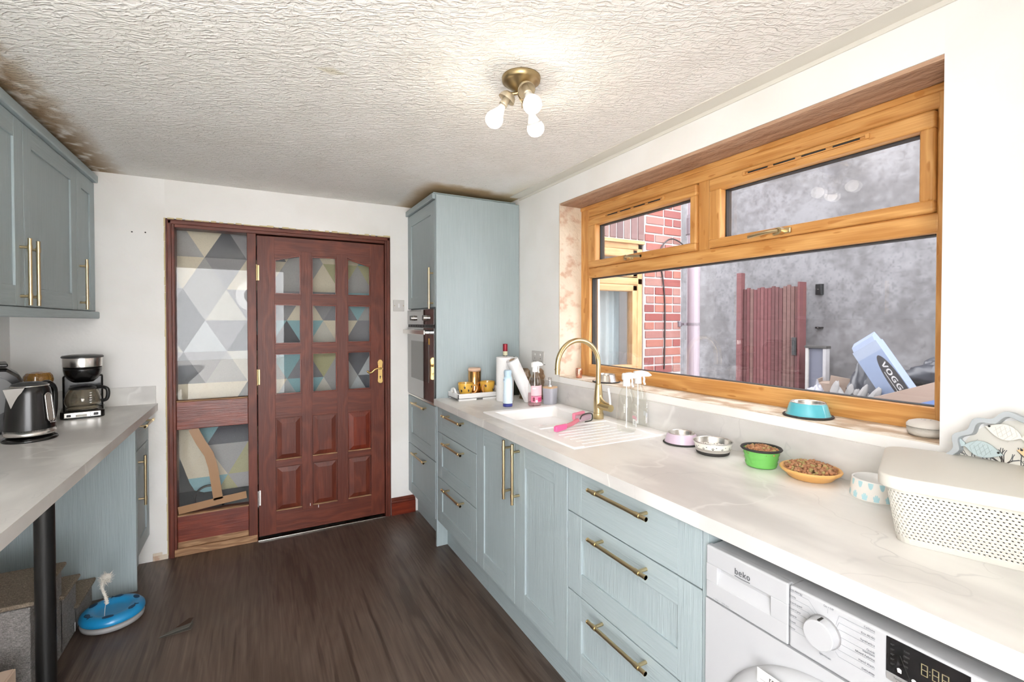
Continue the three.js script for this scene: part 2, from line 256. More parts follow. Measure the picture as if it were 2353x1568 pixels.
// ---------- door and sidelight ----------
{
  const d = struct('door_1'), Z = ZB, fr = (x0, x1, y0, y1, g, z1 = Z + 0.006) => bx(x0, x1, y0, y1, Z - 0.1, z1, 0.003, g);
  part(d, 'door_frame', [fr(-0.46, -0.417, 0, 1.99, 'y'), fr(0.805, 0.843, 0, 1.99, 'y'), fr(-0.417, 0.805, 1.944, 1.99, 'x'), fr(-0.047, 0.003, 0, 1.944, 'y'),
    bx(-0.452, -0.43, 0, 1.985, Z, Z + 0.014, 0.004), bx(0.818, 0.838, 0, 1.985, Z, Z + 0.014, 0.004), bx(-0.45, 0.838, 1.962, 1.985, Z, Z + 0.014, 0.004, 'x')], M.mahogany);
  part(d, 'sidelight_rail', [fr(-0.417, -0.047, 0.75, 0.914, 'x', Z - 0.004), fr(-0.417, -0.047, 0.075, 0.232, 'x', Z - 0.006)], M.mahoganyRed);
  part(d, 'sidelight_sill', [bx(-0.45, -0.0, 0.0, 0.045, Z - 0.1, Z + 0.008, 0.004, 'x'), bx(-0.417, -0.047, 0.045, 0.082, Z - 0.1, Z - 0.002, 0.006, 'x')], M.rawWood, 'bare worn timber sill');
  part(d, 'sidelight_beading', [bx(-0.417, -0.047, 0.914, 0.922, Z - 0.03, Z - 0.002, 0.002, 'x'), bx(-0.417, -0.047, 0.232, 0.240, Z - 0.03, Z - 0.004, 0.002, 'x')], M.rawWood);
  part(d, 'sidelight_pane', bx(-0.42, -0.044, 0.91, 1.947, Z - 0.036, Z - 0.03, 0), M.doorPane);
  part(d, 'sidelight_pane', bx(-0.42, -0.044, 0.23, 0.753, Z - 0.036, Z - 0.03, 0), M.doorPane);
  part(d, 'threshold', [bx(0.003, 0.805, 0, 0.006, Z - 0.06, Z + 0.012, 0.002, 'x')], M.steel);
  // leaf: stiles, rails, arched top rail
  const z1 = Z - 0.006, z0 = z1 - 0.04, lf = (x0, x1, y0, y1, g) => bx(x0, x1, y0, y1, z0, z1, 0.002, g), cols = [[0.107, 0.26], [0.327, 0.482], [0.553, 0.707]], g = [];
  g.push(lf(0.008, 0.107, 0.022, 1.935, 'y'), lf(0.26, 0.327, 0.15, 1.85, 'y'), lf(0.482, 0.553, 0.15, 1.85, 'y'), lf(0.707, 0.802, 0.022, 1.935, 'y'));
  for (const [y0, y1] of [[0.022, 0.166], [0.452, 0.495], [0.768, 0.921], [1.184, 1.248], [1.503, 1.57]]) for (const [a, b] of [[0.106, 0.708]]) g.push(bx(a, b, y0, y1, z0, z1 - 0.0008, 0.002, 'x'));
  const top = prism([[0.106, 1.935], [0.106, 1.789], [0.26, 1.826], [0.327, 1.826], [0.482, 1.826], [0.553, 1.826], [0.708, 1.779], [0.708, 1.935]], 0.0392); g.push(uvm(top.translate(0, 0, z0), 'x', 0.3, 0.7));
  const leaf = part(d, 'door_leaf', g, M.mahogany);
  const slips = [];
  for (const [c, [x0, x1]] of cols.entries()) {
    for (const [y0, y1] of [[1.57, 1.83], [1.248, 1.503], [0.921, 1.184]]) {
      part(d, 'pane', bx(x0 - 0.003, x1 + 0.003, y0 - 0.003, y1 + 0.003, z0 + 0.014, z0 + 0.018, 0), M.doorPane);
      const tl = y1 > 1.6 && c === 0 ? 1.79 : y1 > 1.6 ? 1.822 : y1, tr = y1 > 1.6 && c === 2 ? 1.78 : y1 > 1.6 ? 1.824 : y1, t = 0.006;
      const rim = prism([[x0 - 0.001, y0 - 0.001], [x1 + 0.001, y0 - 0.001], [x1 + 0.001, tr + 0.002], [x0 - 0.001, tl + 0.002]], 0.012, 0, [[[x0 + t, y0 + t], [x0 + t, tl - t], [x1 - t, tr - t], [x1 - t, y0 + t]]]);
      slips.push(uvm(rim.translate(0, 0, z0 + 0.022), 'y', c, y0));
    }
    for (const [y0, y1] of [[0.495, 0.768], [0.166, 0.452]]) {
      const pm = c === 2 && y0 > 0.4 ? M.mahoganyRed : M.mahogany, w = x1 - x0, h = y1 - y0;
      const pn = part(d, 'door_panel', [bx(x0 - 0.002, x1 + 0.002, y0 - 0.002, y1 + 0.002, z0 + 0.005, z1 - 0.016, 0)], pm);
      // raised field with sloping margins
      const q = [], P = (x, y, z) => [x, y, z], o = 0.008, i = 0.036, zb = z1 - 0.013, zt = z1 - 0.004;
      const a = [P(x0 + o, y0 + o, zb), P(x1 - o, y0 + o, zb), P(x1 - o, y1 - o, zb), P(x0 + o, y1 - o, zb)], b = [P(x0 + i, y0 + i, zt), P(x1 - i, y0 + i, zt), P(x1 - i, y1 - i, zt), P(x0 + i, y1 - i, zt)];
      const a2 = a.map(([x, y]) => [x, y, z1 - 0.0165]), c2 = b.map(([x, y]) => [x, y, zt + 0.003]), quad = (A, B, C, D) => q.push(...A, ...B, ...C, ...A, ...C, ...D);
      for (let k = 0; k < 4; k++) { const n = (k + 1) % 4; quad(a2[k], a2[n], a[n], a[k]); quad(a[k], a[n], b[n], b[k]); quad(b[k], b[n], c2[n], c2[k]); }
      quad(c2[0], c2[1], c2[2], c2[3]);
      const bg = new THREE.BufferGeometry(); bg.setAttribute('position', new THREE.BufferAttribute(new Float32Array(q), 3)); bg.computeVertexNormals();
      part(pn, 'raised_field', uvm(bg, 'y', c * 0.7, y0 * 2), pm);
      part(pn, 'panel_moulding', [bx(x0 + 0.0, x1, y0, y0 + 0.007, z1 - 0.014, z1 - 0.002, 0.002, 'x')], M.rawWood);
    }
  }
  part(leaf, 'glazing_bead', slips, M.mahoganyRed);
  for (const y of [1.7, 1.04, 0.27]) part(d, 'hinge', [cyl([0.0055, y - 0.05, Z + 0.004], [0.0055, y + 0.05, Z + 0.004], 0.0055), bx(0.004, 0.02, y - 0.048, y + 0.048, Z - 0.008, Z - 0.004, 0.0005)], y > 0.5 ? M.brassOld : M.steel);
  const hp = (pts) => uvm(prism(pts, 0.006, 0.0015).translate(0, 0, z1), 'y');
  const lock = part(d, 'door_handle', [hp([[0.754, 0.97], [0.758, 0.96], [0.772, 0.955], [0.786, 0.96], [0.79, 0.97], [0.787, 1.0], [0.787, 1.08], [0.791, 1.105], [0.783, 1.12], [0.772, 1.125], [0.761, 1.12], [0.753, 1.105], [0.757, 1.08], [0.757, 1.0]])], M.brassBright);
  part(lock, 'lever', [cyl([0.772, 1.062, z1], [0.772, 1.062, z1 + 0.045], 0.010, 0.009), tube([[0.775, 1.063, z1 + 0.043], [0.75, 1.066, z1 + 0.046], [0.725, 1.058, z1 + 0.046], [0.705, 1.04, z1 + 0.044], [0.688, 1.036, z1 + 0.044], [0.678, 1.044, z1 + 0.044]], 0.0062, 30, 10), ball(0.678, 1.046, z1 + 0.044, 0.0075)], M.brassBright);
  part(lock, 'keyhole', [cyl([0.772, 1.004, z1 + 0.004], [0.772, 1.004, z1 + 0.007], 0.0045), bx(0.7695, 0.7745, 0.988, 1.003, z1 + 0.004, z1 + 0.007, 0)], M.black);
  for (const [x, y] of [[0.36, 0.155], [0.31, 0.175]]) part(leaf, 'paint_fleck', bx(x - 0.0015, x + 0.0015, y - 0.009, y + 0.009, z1 - 0.0005, z1 + 0.0007, 0), M.white);
}
// worn plaster and old foam along the frame edge
{
  const g = []; for (let i = 0; i < 46; i++) { const y = 0.02 + i * 0.0428, w = rr(0.002, 0.005); g.push(bx(-0.463 - w, -0.459, y, y + rr(0.040, 0.05), ZB - 0.002, ZB + rr(0.001, 0.004), 0.001)); }
  for (let i = 0; i < 30; i++) { const x = -0.45 + i * 0.043; g.push(bx(x, x + rr(0.02, 0.05), 1.989, 1.994 + rr(0, 0.008), ZB - 0.002, ZB + rr(0.001, 0.004), 0.001)); }
  const s = solid('trim_6', g, std({ rgb: [0.62, 0.52, 0.30], roughness: 0.95 }));
}
{
  const s = struct('baseboard_back');
  part(s, 'board', [bx(0.845, 1.02, 0, 0.088, ZB, ZB + 0.018, 0.002, 'x')], M.mahoganyRed);
  part(s, 'moulding', [bx(0.845, 1.02, 0.088, 0.104, ZB, ZB + 0.014, 0.004, 'x', 2), bx(0.845, 1.02, 0.104, 0.124, ZB, ZB + 0.008, 0.003, 'x', 2)], M.mahogany);
  solid('trim_7', [bx(-0.535, -0.462, 0, 0.03, ZB - 0.002, ZB + 0.004, 0.002, 'x'), bx(-0.535, -0.49, 0.02, 0.045, ZB - 0.002, ZB + 0.003, 0.002, 'x')], M.reveal);
}
// ---------- hallway behind the door ----------
solid('wall_hall_back', b0(-1.6, 1.6, 0, 2.4, -4.75, -4.65), M.wall);
solid('wall_hall_left', b0(-1.3, -1.2, 0, 2.4, -4.65, ZB - 0.12), M.wall);
solid('wall_hall_right', b0(1.3, 1.4, 0, 2.4, -4.65, ZB - 0.12), M.wall);
solid('ceiling_hall', b0(-1.6, 1.6, YC + 0.02, 2.4, -4.75, ZB - 0.12), M.wall);
solid('floor_hall', b0(-1.6, 1.6, -0.1, -0.001, -4.75, ZB - 0.15), M.concrete);
// ---------- lamps ----------
const warm = new THREE.Color().setRGB(1, 0.84, 0.64);
M.bulbGlow = std({ rgb: [0.9, 0.88, 0.84], roughness: 0.4, emissive: new THREE.Color().setRGB(1, 0.95, 0.86), emissiveIntensity: 2.2 });
{
  const C = [0.795, YC, -1.405], t = thing('ceiling_lamp', 'aged brass three-arm ceiling lamp with bare glowing bulbs and no shades', 'lamp', C);
  part(t, 'canopy', lathe([[0, 0], [0.064, 0], [0.066, -0.004], [0.064, -0.016], [0.058, -0.02], [0.052, -0.022], [0.04, -0.034], [0.024, -0.044], [0.012, -0.05], [0, -0.052]], 48, ...C), M.brassOld);
  for (const [bxx, by, bz] of [[0.720, 2.082, -1.457], [0.789, 2.093, -1.322], [0.874, 2.076, -1.442]]) {
    const b = V(bxx, by, bz), c = V(C[0], YC - 0.048, C[2]), out = b.clone().sub(c); const dir = out.clone().setY(out.y * 1.6).normalize();
    const at = (k) => b.clone().addScaledVector(dir, -k).toArray();
    const turn = (g) => g.applyQuaternion(new THREE.Quaternion().setFromUnitVectors(V(0, -1, 0), dir)).translate(...b.toArray());
    part(t, 'arm', tube([c.toArray(), c.clone().lerp(V(...at(0.105)), 0.6).add(V(0, -0.006, 0)).toArray(), at(0.098)], 0.006, 16, 10), M.brassOld);
    part(t, 'cup', turn(lathe([[0.008, 0.100], [0.016, 0.099], [0.024, 0.092], [0.028, 0.082], [0.030, 0.074], [0.028, 0.075], [0.026, 0.082], [0.021, 0.090], [0.008, 0.096]], 32)), M.brassPale);
    part(t, 'bulb_holder', turn(lathe([[0, 0.098], [0.0125, 0.098], [0.0125, 0.062], [0.0145, 0.060], [0.0145, 0.052], [0, 0.052]], 24)), M.brassPale);
    part(t, 'bulb_collar', turn(lathe([[0, 0.054], [0.011, 0.054], [0.013, 0.044], [0.019, 0.028], [0.0255, 0.015], [0, 0.015]], 28)), M.white);
    part(t, 'bulb', turn(lathe([[0, 0.0152], [0.0256, 0.015], [0.0298, 0.004], [0.0305, -0.004], [0.0285, -0.014], [0.022, -0.023], [0.012, -0.029], [0, -0.031]], 32)), M.bulbGlow);
    const l = new THREE.PointLight(warm, BULB_CD, 0, 2); l.position.copy(b); l.castShadow = true; l.shadow.radius = 0.7; scene.add(l);
  }
  for (const [a, s] of [[0.4, 1], [2.4, 0.9], [3.6, 1.05]]) {   // cast leaves hanging from the middle
    const g = []; const L = 0.04 * s; const sh = prism([[0, 0], [0.008, -0.01], [0.010, -0.022], [0.005, -0.034], [0, -0.042], [-0.005, -0.034], [-0.010, -0.022], [-0.008, -0.01]].map(([x, y]) => [x * s, y * s]), 0.002, 0.0005);
    g.push(sh); for (let i = 1; i < 5; i++) g.push(bx(-0.008 * s, 0.008 * s, -i * 0.0078 * s, -i * 0.0078 * s + 0.0018, 0.001, 0.0032, 0.0006));
    const q = merge(g); q.rotateX(0.35); q.rotateY(a); q.translate(C[0] + Math.sin(a) * 0.012, YC - 0.045, C[2] + Math.cos(a) * 0.012); part(t, 'leaf', q, M.brass);
  }
}
{  // opal globe out of view behind the camera, placed to light the room
  const C = [-0.02, YC, -0.04], GY = 1.72, t = thing('unseen_globe_lamp', 'unseen round opal glass pendant lamp placed to light the near end of the kitchen', 'lamp', C);
  part(t, 'canopy', lathe([[0, -0.03], [0.05, -0.03], [0.055, -0.02], [0.055, 0], [0, 0]], 32, ...C), M.brassOld);
  part(t, 'cord', cyl([C[0], GY + 0.1, C[2]], [C[0], YC - 0.02, C[2]], 0.003), M.black);
  const m = std({ rgb: [0.9, 0.9, 0.88], roughness: 0.4, emissive: new THREE.Color().setRGB(1, 0.98, 0.94), emissiveIntensity: 2.5 });
  part(t, 'globe', ball(C[0], GY, C[2], 0.11), m);
  const l = new THREE.PointLight(new THREE.Color().setRGB(1.0, 0.97, 0.92), GLOBE_CD, 0, 2); l.position.set(C[0], GY, C[2]); l.castShadow = true; l.shadow.radius = 10; scene.add(l);
}
// ---------- courtyard outside the window ----------
solid('ground_courtyard', b0(XO, 9, -0.12, 0, -9, 4), M.concrete);
solid('added_ground_far', b0(-8, 9, -0.12, -0.02, 4, 14), M.bounceGround); solid('added_ground_near', b0(-8, XO, -0.12, -0.02, ZN + 0.15, 4), M.bounceGround);  // added pale ground behind the camera, throws sky light up through the opening
solid('wall_courtyard_render', b0(6.05, 6.25, 0, 7.5, -9, 4), M.render);  // top is out of view, raised to keep sky light off the yard
{
  const Z = -3.0, X1 = 3.335, X0 = XO, w = struct('wall_courtyard_brick');
  const wx0 = 2.05, wx1 = 2.885, wy0 = 0.95, wy1 = 2.07;   // its window
  const p = std({ rgb: [0.40, 0.375, 0.365], roughness: 0.95 });
  part(w, 'mortar', [b0(X0, wx0, 0, 7.0, Z - 0.3, Z), b0(wx1, X1, 0, 7.0, Z - 0.3, Z), b0(wx0, wx1, 0, wy0, Z - 0.3, Z), b0(wx0, wx1, wy1, 7.0, Z - 0.3, Z)], p);  // upper part out of view, its height cuts the sky light in the yard
  const reds = [[0.22, 0.075, 0.06], [0.26, 0.105, 0.08], [0.20, 0.06, 0.052], [0.235, 0.11, 0.095], [0.18, 0.06, 0.055], [0.25, 0.13, 0.11]].map((rgb) => std({ rgb, roughness: 0.9, bumpMap: M.wall.bumpMap, bumpScale: 0.004 }));
  const blues = [[0.12, 0.075, 0.075], [0.15, 0.09, 0.085], [0.10, 0.07, 0.075], [0.175, 0.115, 0.105]].map((rgb) => std({ rgb, roughness: 0.9, bumpMap: M.wall.bumpMap, bumpScale: 0.004 }));
  const brick = (x0, x1, y0, y1, m) => part(w, 'brick', bx(x0, x1, y0, y1, Z - 0.05, Z + rr(0.006, 0.011), 0.004), m);
  for (let r = 0; r < 27; r++) {
    const y = 0.95 + r * 0.075; let x = X1, odd = r % 2;
    if (odd) { }
    let first = true;
    while (x > 2.30) {
      let L = first && odd ? 0.1025 : (hash(r, Math.round(x * 100), 5) < 0.22 ? 0.1025 : 0.215); first = false;
      let x0 = Math.max(x - L, 2.25);
      if (y < wy1 + 0.225 && x0 < wx1 + 0.01) { if (y + 0.02 < wy1 + 0.225) { if (x > wx1 + 0.05) x0 = Math.max(x0, wx1 + 0.012); else break; if (x - x0 < 0.03) break; } }
      brick(x0, x - 0.014, y, y + 0.061, reds[Math.floor(hash(r, Math.round(x * 50), 9) * 6)]);
      if (x0 <= wx1 + 0.013 && y < wy1 + 0.2) break;
      x = x0;
    }
  }
  for (let i = 0; i < 11; i++) { const x = wx1 - i * 0.0755; brick(x - 0.064, x, wy1 + 0.008, wy1 + 0.221, blues[Math.floor(hash(i, 3, 4) * 4)]); }
  // the house's oak-look window
  const h = struct('window_3'), z0 = Z - 0.08, z1 = Z - 0.01, f = (x0, x1, y0, y1, g) => bx(x0, x1, y0, y1, z0, z1, 0.008, g, 2);
  part(h, 'window_frame', [f(wx0, wx0 + 0.06, wy0, wy1, 'y'), f(wx1 - 0.055, wx1, wy0, wy1, 'y'), f(wx0, wx1, wy1 - 0.075, wy1, 'x'), f(wx0, wx1, wy0, wy0 + 0.06, 'x'), f(wx0, wx1, 1.70, 1.76, 'x'), bx(wx0 - 0.02, wx1 + 0.005, wy1 - 0.03, wy1 - 0.002, z0, Z + 0.018, 0.004, 'x')], M.oakFar);
  part(h, 'sash', [f(wx0 + 0.06, wx1 - 0.055, 1.765, 1.82, 'x'), f(wx0 + 0.06, wx1 - 0.055, 1.93, 1.995, 'x'), f(wx1 - 0.11, wx1 - 0.055, 1.765, 1.995, 'y'), f(wx0 + 0.06, wx0 + 0.11, 1.765, 1.995, 'y'),
    f(wx0 + 0.06, wx1 - 0.055, wy0 + 0.05, wy0 + 0.08, 'x'), f(wx0 + 0.06, wx1 - 0.055, 1.645, 1.7, 'x'), f(wx1 - 0.11, wx1 - 0.055, wy0 + 0.05, 1.7, 'y')], M.oakFar);
  part(h, 'pane', b0(wx0 + 0.06, wx1 - 0.055, wy0 + 0.06, wy1 - 0.06, Z - 0.055, Z - 0.05), M.pane);
  solid('wall_far_room', [b0(X0, X1 + 0.2, 0, 2.6, -5.2, -5.1), b0(X1 - 0.05, X1, 0, 7.0, -5.2, Z - 0.3), b0(X0, X1, 2.5, 7.0, -5.2, Z - 0.3), b0(X0, X1, 0, 0.1, -5.2, Z - 0.3)], M.mortar);
  const c = thing('net_curtain', 'pale blue curtain hanging in folds inside the neighbouring oak window', 'curtain', [2.62, 0.95, -3.2]);
  const sg = new THREE.PlaneGeometry(0.34, 0.95, 90, 1), q = sg.attributes.position; for (let i = 0; i < q.count; i++) q.setZ(i, 0.018 * Math.sin(q.getX(i) * 75) + 0.008 * Math.sin(q.getX(i) * 31 + 1)); sg.computeVertexNormals();
  own(c, 'fabric', sg.translate(0.0, 0.38, 0.0), phy({ rgb: [0.30, 0.36, 0.375], roughness: 0.95, side: THREE.DoubleSide }));
}
{
  const t = thing('drainpipe', 'pale mauve soil pipe running down the corner of the brick wall', 'pipe', [3.40, 0, -2.92]), m = std({ rgb: [0.25, 0.21, 0.235], roughness: 0.5 }), k = std({ rgb: [0.15, 0.13, 0.145], roughness: 0.6 });
  part(t, 'pipe', cyl([3.40, 0, -2.92], [3.40, 4.2, -2.92], 0.055, 0.055, 32), m);
  part(t, 'socket_collar', [cyl([3.40, 2.16, -2.92], [3.40, 2.30, -2.92], 0.066, 0.066, 32), cyl([3.40, 2.30, -2.92], [3.40, 2.33, -2.92], 0.066, 0.058, 32)], k);
  for (const y of [2.02, 1.36]) part(t, 'bracket', [cyl([3.40, y, -2.92], [3.40, y + 0.022, -2.92], 0.0585, 0.0585, 32), bx(3.31, 3.36, y, y + 0.022, -2.99, -2.94, 0.002), bx(3.285, 3.325, y - 0.012, y + 0.034, -2.995, -2.975, 0.002)], k);
}
{ const t = thing('cable', 'thin black cable looping out from the pipe and down the bricks', 'cable', [3.1, 0, -2.97]);
  part(t, 'cable', tube([[3.33, 2.06, -2.96], [3.26, 2.10, -2.97], [3.17, 2.11, -2.975], [3.08, 2.04, -2.98], [3.055, 1.95, -2.982], [3.07, 1.86, -2.982], [3.09, 1.78, -2.982], [3.115, 1.6, -2.982], [3.12, 1.3, -2.982], [3.115, 0.98, -2.982]], 0.006, 80, 8), M.black); }
{ // red gate
  const x = 5.86, t = thing('timber_gate', 'weathered red timber gate of narrow boards leaning at the grey wall', 'gate', [x, 0, -3.81]);
  const ms = [[0.24, 0.09, 0.10], [0.28, 0.12, 0.13], [0.20, 0.085, 0.09], [0.25, 0.15, 0.14], [0.21, 0.14, 0.125]].map((rgb, i) => std({ rgb: [rgb[0] * 1.35, rgb[1] * 1.35, rgb[2] * 1.35], roughness: 0.9, map: tex(64, 256, (u, v) => mix([120, 105, 100], [170, 160, 156], 0.6 * fbm(u, v, 20, 3, 3, 120 + i) + 0.4 * fbm(u, v, 3, 4, 3, 130 + i)), true, 0.2, 1.3) }));
  const n = 15, z0 = -4.18, z1 = -3.43;
  for (let i = 0; i < n; i++) { const a = z0 + (z1 - z0) * i / n, b = z0 + (z1 - z0) * (i + 1) / n; part(t, 'board', bx(x - 0.02 - rr(0, 0.005), x, 0.05, 1.835 + 0.012 * Math.sin(i * 1.7) + rr(-0.008, 0.008), a + 0.004, b - 0.002, 0.003, 'y'), ms[Math.floor(hash(i, 2, 8) * 5)]); }
  part(t, 'post', bx(x - 0.06, x + 0.02, 0, 2.055, z0 - 0.075, z0 - 0.002, 0.004), ms[1]);
  for (const y of [0.4, 1.5]) part(t, 'rail', bx(x, x + 0.04, y, y + 0.1, z0, z1, 0.003, 'z'), ms[2]);
  part(t, 'edge_board', bx(x - 0.05, x + 0.09, 0.03, 1.88, z1 + 0.002, z1 + 0.03, 0.004), ms[0]);
  part(t, 'bolt', [cyl([x - 0.055, 1.0, z1 - 0.03], [x - 0.055, 1.16, z1 - 0.03], 0.008), bx(x - 0.06, x - 0.045, 0.98, 1.2, z1 - 0.06, z1 - 0.005, 0.004)], M.blackSatin);
  for (const [y, h] of [[1.72, 0.13], [1.31, 0.02], [0.86, 0.06], [0.62, 0.15]]) { const k = thing('gate_bracket', ['large dark iron box fixing on the grey wall by the gate top', 'thin dark iron bar on the grey wall beside the gate bolt', 'small dark iron block on the grey wall below the thin bar', 'rusty copper coloured fixing on the grey wall by the gate foot'][Math.round((1.72 - y) / 0.38)], 'bracket', [6.04, y, -3.28]); part(k, 'plate', bx(5.99, 6.05, y, y + h, -3.32, -3.32 + 0.07, 0.004), y < 0.7 ? M.copper : M.blackSatin); part(k, 'screw', cyl([5.985, y + h / 2, -3.285], [5.995, y + h / 2, -3.285], 0.006), M.steel); }
}
{
  const t = thing('radiator_panel', 'narrow upright blue grey panel with white side rails by the wall', 'panel', [5.7, 0, -3.14]), z0 = -3.255, z1 = -3.025, x = 5.7;
  part(t, 'panel', bx(x, x + 0.05, 0, 1.085, z0 + 0.03, z1 - 0.03, 0.003), std({ rgb: [0.085, 0.09, 0.12], roughness: 0.6 }));
  part(t, 'side_rail', bx(x - 0.02, x + 0.06, 0, 1.09, z0, z0 + 0.035, 0.004), std({ rgb: [0.28, 0.27, 0.26], roughness: 0.6 })); part(t, 'side_rail', bx(x - 0.02, x + 0.06, 0, 1.09, z1 - 0.035, z1, 0.004), std({ rgb: [0.26, 0.255, 0.26], roughness: 0.6 }));
  part(t, 'top_cap', bx(x - 0.03, x + 0.07, 1.085, 1.115, z0 - 0.005, z1 + 0.01, 0.006), M.rubber);
}
function crumple(rx, ry, rz, s, amp, seg = 40) {   // a sagging sack with creases
  const g = new THREE.SphereGeometry(1, seg, Math.round(seg * 0.7)), p = g.attributes.position;
  for (let i = 0; i < p.count; i++) { const x = p.getX(i), y = p.getY(i), z = p.getZ(i), a = (Math.atan2(z, x) / (2 * Math.PI) + 1) % 1, v = Math.acos(Math.max(-1, Math.min(1, y))) / Math.PI; const n = fbm(a, v, 5, 4, 4, s), c = Math.abs(fbm(a, v, 10, 7, 3, s + 5) - 0.5) * 2; const k = 1 - amp * 0.5 + amp * (n + 0.5 * c); p.setXYZ(i, x * rx * k, Math.max(y, -0.7) * ry * k, z * rz * k); }
  g.computeVertexNormals(); return flat(g);
}
M.binBag = std({ rgb: [0.018, 0.02, 0.027], roughness: 0.38 });
{ const t = thing('bin_bag', 'knotted black bin bag slumped behind the pale blue box', 'bag', [5.62, 0, -2.50]); own(t, 'sack', crumple(0.26, 0.52, 0.22, 201, 0.5).translate(0, 0.44, 0), M.binBag); own(t, 'knot', crumple(0.05, 0.13, 0.05, 205, 0.6, 16).translate(-0.02, 1.0, -0.02), M.binBag); }
{ const t = thing('bin_bag', 'large creased black bin bag spreading towards the cardboard sheet', 'bag', [5.62, 0, -1.92]); own(t, 'sack', crumple(0.28, 0.52, 0.32, 211, 0.55).translate(0, 0.44, 0), M.binBag); own(t, 'fold', crumple(0.14, 0.12, 0.26, 215, 0.5, 24).translate(-0.06, 0.88, -0.06), M.binBag); }
{ const t = thing('flat_carton', 'long pale blue carton with a black VOGGEN badge leaning on the bags', 'box', [5.25, 0.45, -2.17]);
  const w = 0.26, L = 0.86, blue = std({ rgb: [0.15, 0.185, 0.26], roughness: 0.6 });
  const tx = canvasTex(512, 1024, (c, W2, H2) => { c.fillStyle = '#a9bde0'; c.fillRect(0, 0, W2, H2); c.fillStyle = '#c3d2ea'; c.fillRect(0, 0, W2, 110); c.fillStyle = '#3c3a40'; c.beginPath(); c.ellipse(380, 480, 120, 330, 0, 0, 7); c.fill(); c.save(); c.translate(385, 480); c.rotate(Math.PI / 2); c.fillStyle = '#fff'; c.font = 'bold 118px sans-serif'; c.textAlign = 'center'; c.textBaseline = 'middle'; c.fillText('VOGGEN', 0, 0); c.fillRect(-150, 70, 300, 10); c.restore(); c.fillStyle = '#c9d2ee'; for (let i = 0; i < 7; i++) c.fillRect(330, 880 + i * 16, 130, 7); });
  const face = new THREE.PlaneGeometry(w, L); face.rotateY(-Math.PI / 2);
  own(t, 'carton', [flat(new RoundedBoxGeometry(0.09, L, w, 1, 0.004)), prism([[-0.045, 0], [0.045, 0], [0.03, 0.09], [-0.03, 0.05]], w * 0.9).translate(0, L / 2 - 0.002, -w * 0.45)], blue).rotation.x = 0;
  own(t, 'printed_face', face.translate(-0.0465, 0, 0), std({ rgb: [0.38, 0.38, 0.38], map: tx, roughness: 0.6 }));
  t.rotation.set(-0.56, -0.25, 0.12, 'YXZ'); t.position.set(5.02, 0.80, -2.08); }
{ const t = thing('cardboard_sheet', 'big brown cardboard sheet with blue and white tape sloping across the rubbish', 'cardboard', [4.9, 0, -1.75]);
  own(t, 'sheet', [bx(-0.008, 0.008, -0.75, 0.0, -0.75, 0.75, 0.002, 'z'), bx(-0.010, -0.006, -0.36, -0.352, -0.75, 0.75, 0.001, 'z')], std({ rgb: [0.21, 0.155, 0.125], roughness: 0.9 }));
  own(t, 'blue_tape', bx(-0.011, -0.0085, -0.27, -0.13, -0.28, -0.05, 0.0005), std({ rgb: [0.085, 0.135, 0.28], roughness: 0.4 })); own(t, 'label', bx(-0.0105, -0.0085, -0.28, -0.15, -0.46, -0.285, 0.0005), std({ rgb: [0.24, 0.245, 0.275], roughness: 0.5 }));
  t.position.set(4.75, 0.93, -1.66); t.rotation.set(-0.40, 0, 0.1, 'YXZ'); }
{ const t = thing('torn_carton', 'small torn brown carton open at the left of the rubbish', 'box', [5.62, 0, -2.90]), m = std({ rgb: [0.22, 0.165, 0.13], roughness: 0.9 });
  own(t, 'side', bx(-0.14, 0.14, 0, 0.72, -0.13, 0.13, 0.003), m); own(t, 'flap', [bx(-0.14, -0.13, 0.70, 0.80, -0.13, 0.12, 0.002).rotateX(0.15), bx(-0.13, 0.1, 0.7, 0.76, -0.14, -0.13, 0.002)], m); t.rotation.y = 0.3; }
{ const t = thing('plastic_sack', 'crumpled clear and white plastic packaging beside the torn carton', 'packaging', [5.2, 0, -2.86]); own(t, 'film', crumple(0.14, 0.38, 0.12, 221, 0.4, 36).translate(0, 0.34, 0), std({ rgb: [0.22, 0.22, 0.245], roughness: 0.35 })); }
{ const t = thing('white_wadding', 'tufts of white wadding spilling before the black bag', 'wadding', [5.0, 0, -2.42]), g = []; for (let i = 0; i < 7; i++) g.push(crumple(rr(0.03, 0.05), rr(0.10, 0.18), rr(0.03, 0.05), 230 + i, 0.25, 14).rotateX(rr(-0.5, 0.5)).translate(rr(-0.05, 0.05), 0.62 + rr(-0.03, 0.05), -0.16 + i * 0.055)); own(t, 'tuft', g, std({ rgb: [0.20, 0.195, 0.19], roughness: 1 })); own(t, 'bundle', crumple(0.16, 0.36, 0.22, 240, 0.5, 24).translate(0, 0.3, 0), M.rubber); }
{ const t = thing('loose_frame', 'pair of thin dark and white slats lying across the rubbish', 'slats', [4.95, 0.6, -2.70]); for (const [i, m] of [M.black, M.grey, M.black].entries()) own(t, 'slat', bx(-0.008, 0.008, -0.26, 0.15, i * 0.03, i * 0.03 + 0.012, 0.002), m); t.rotation.x = 0.75; }
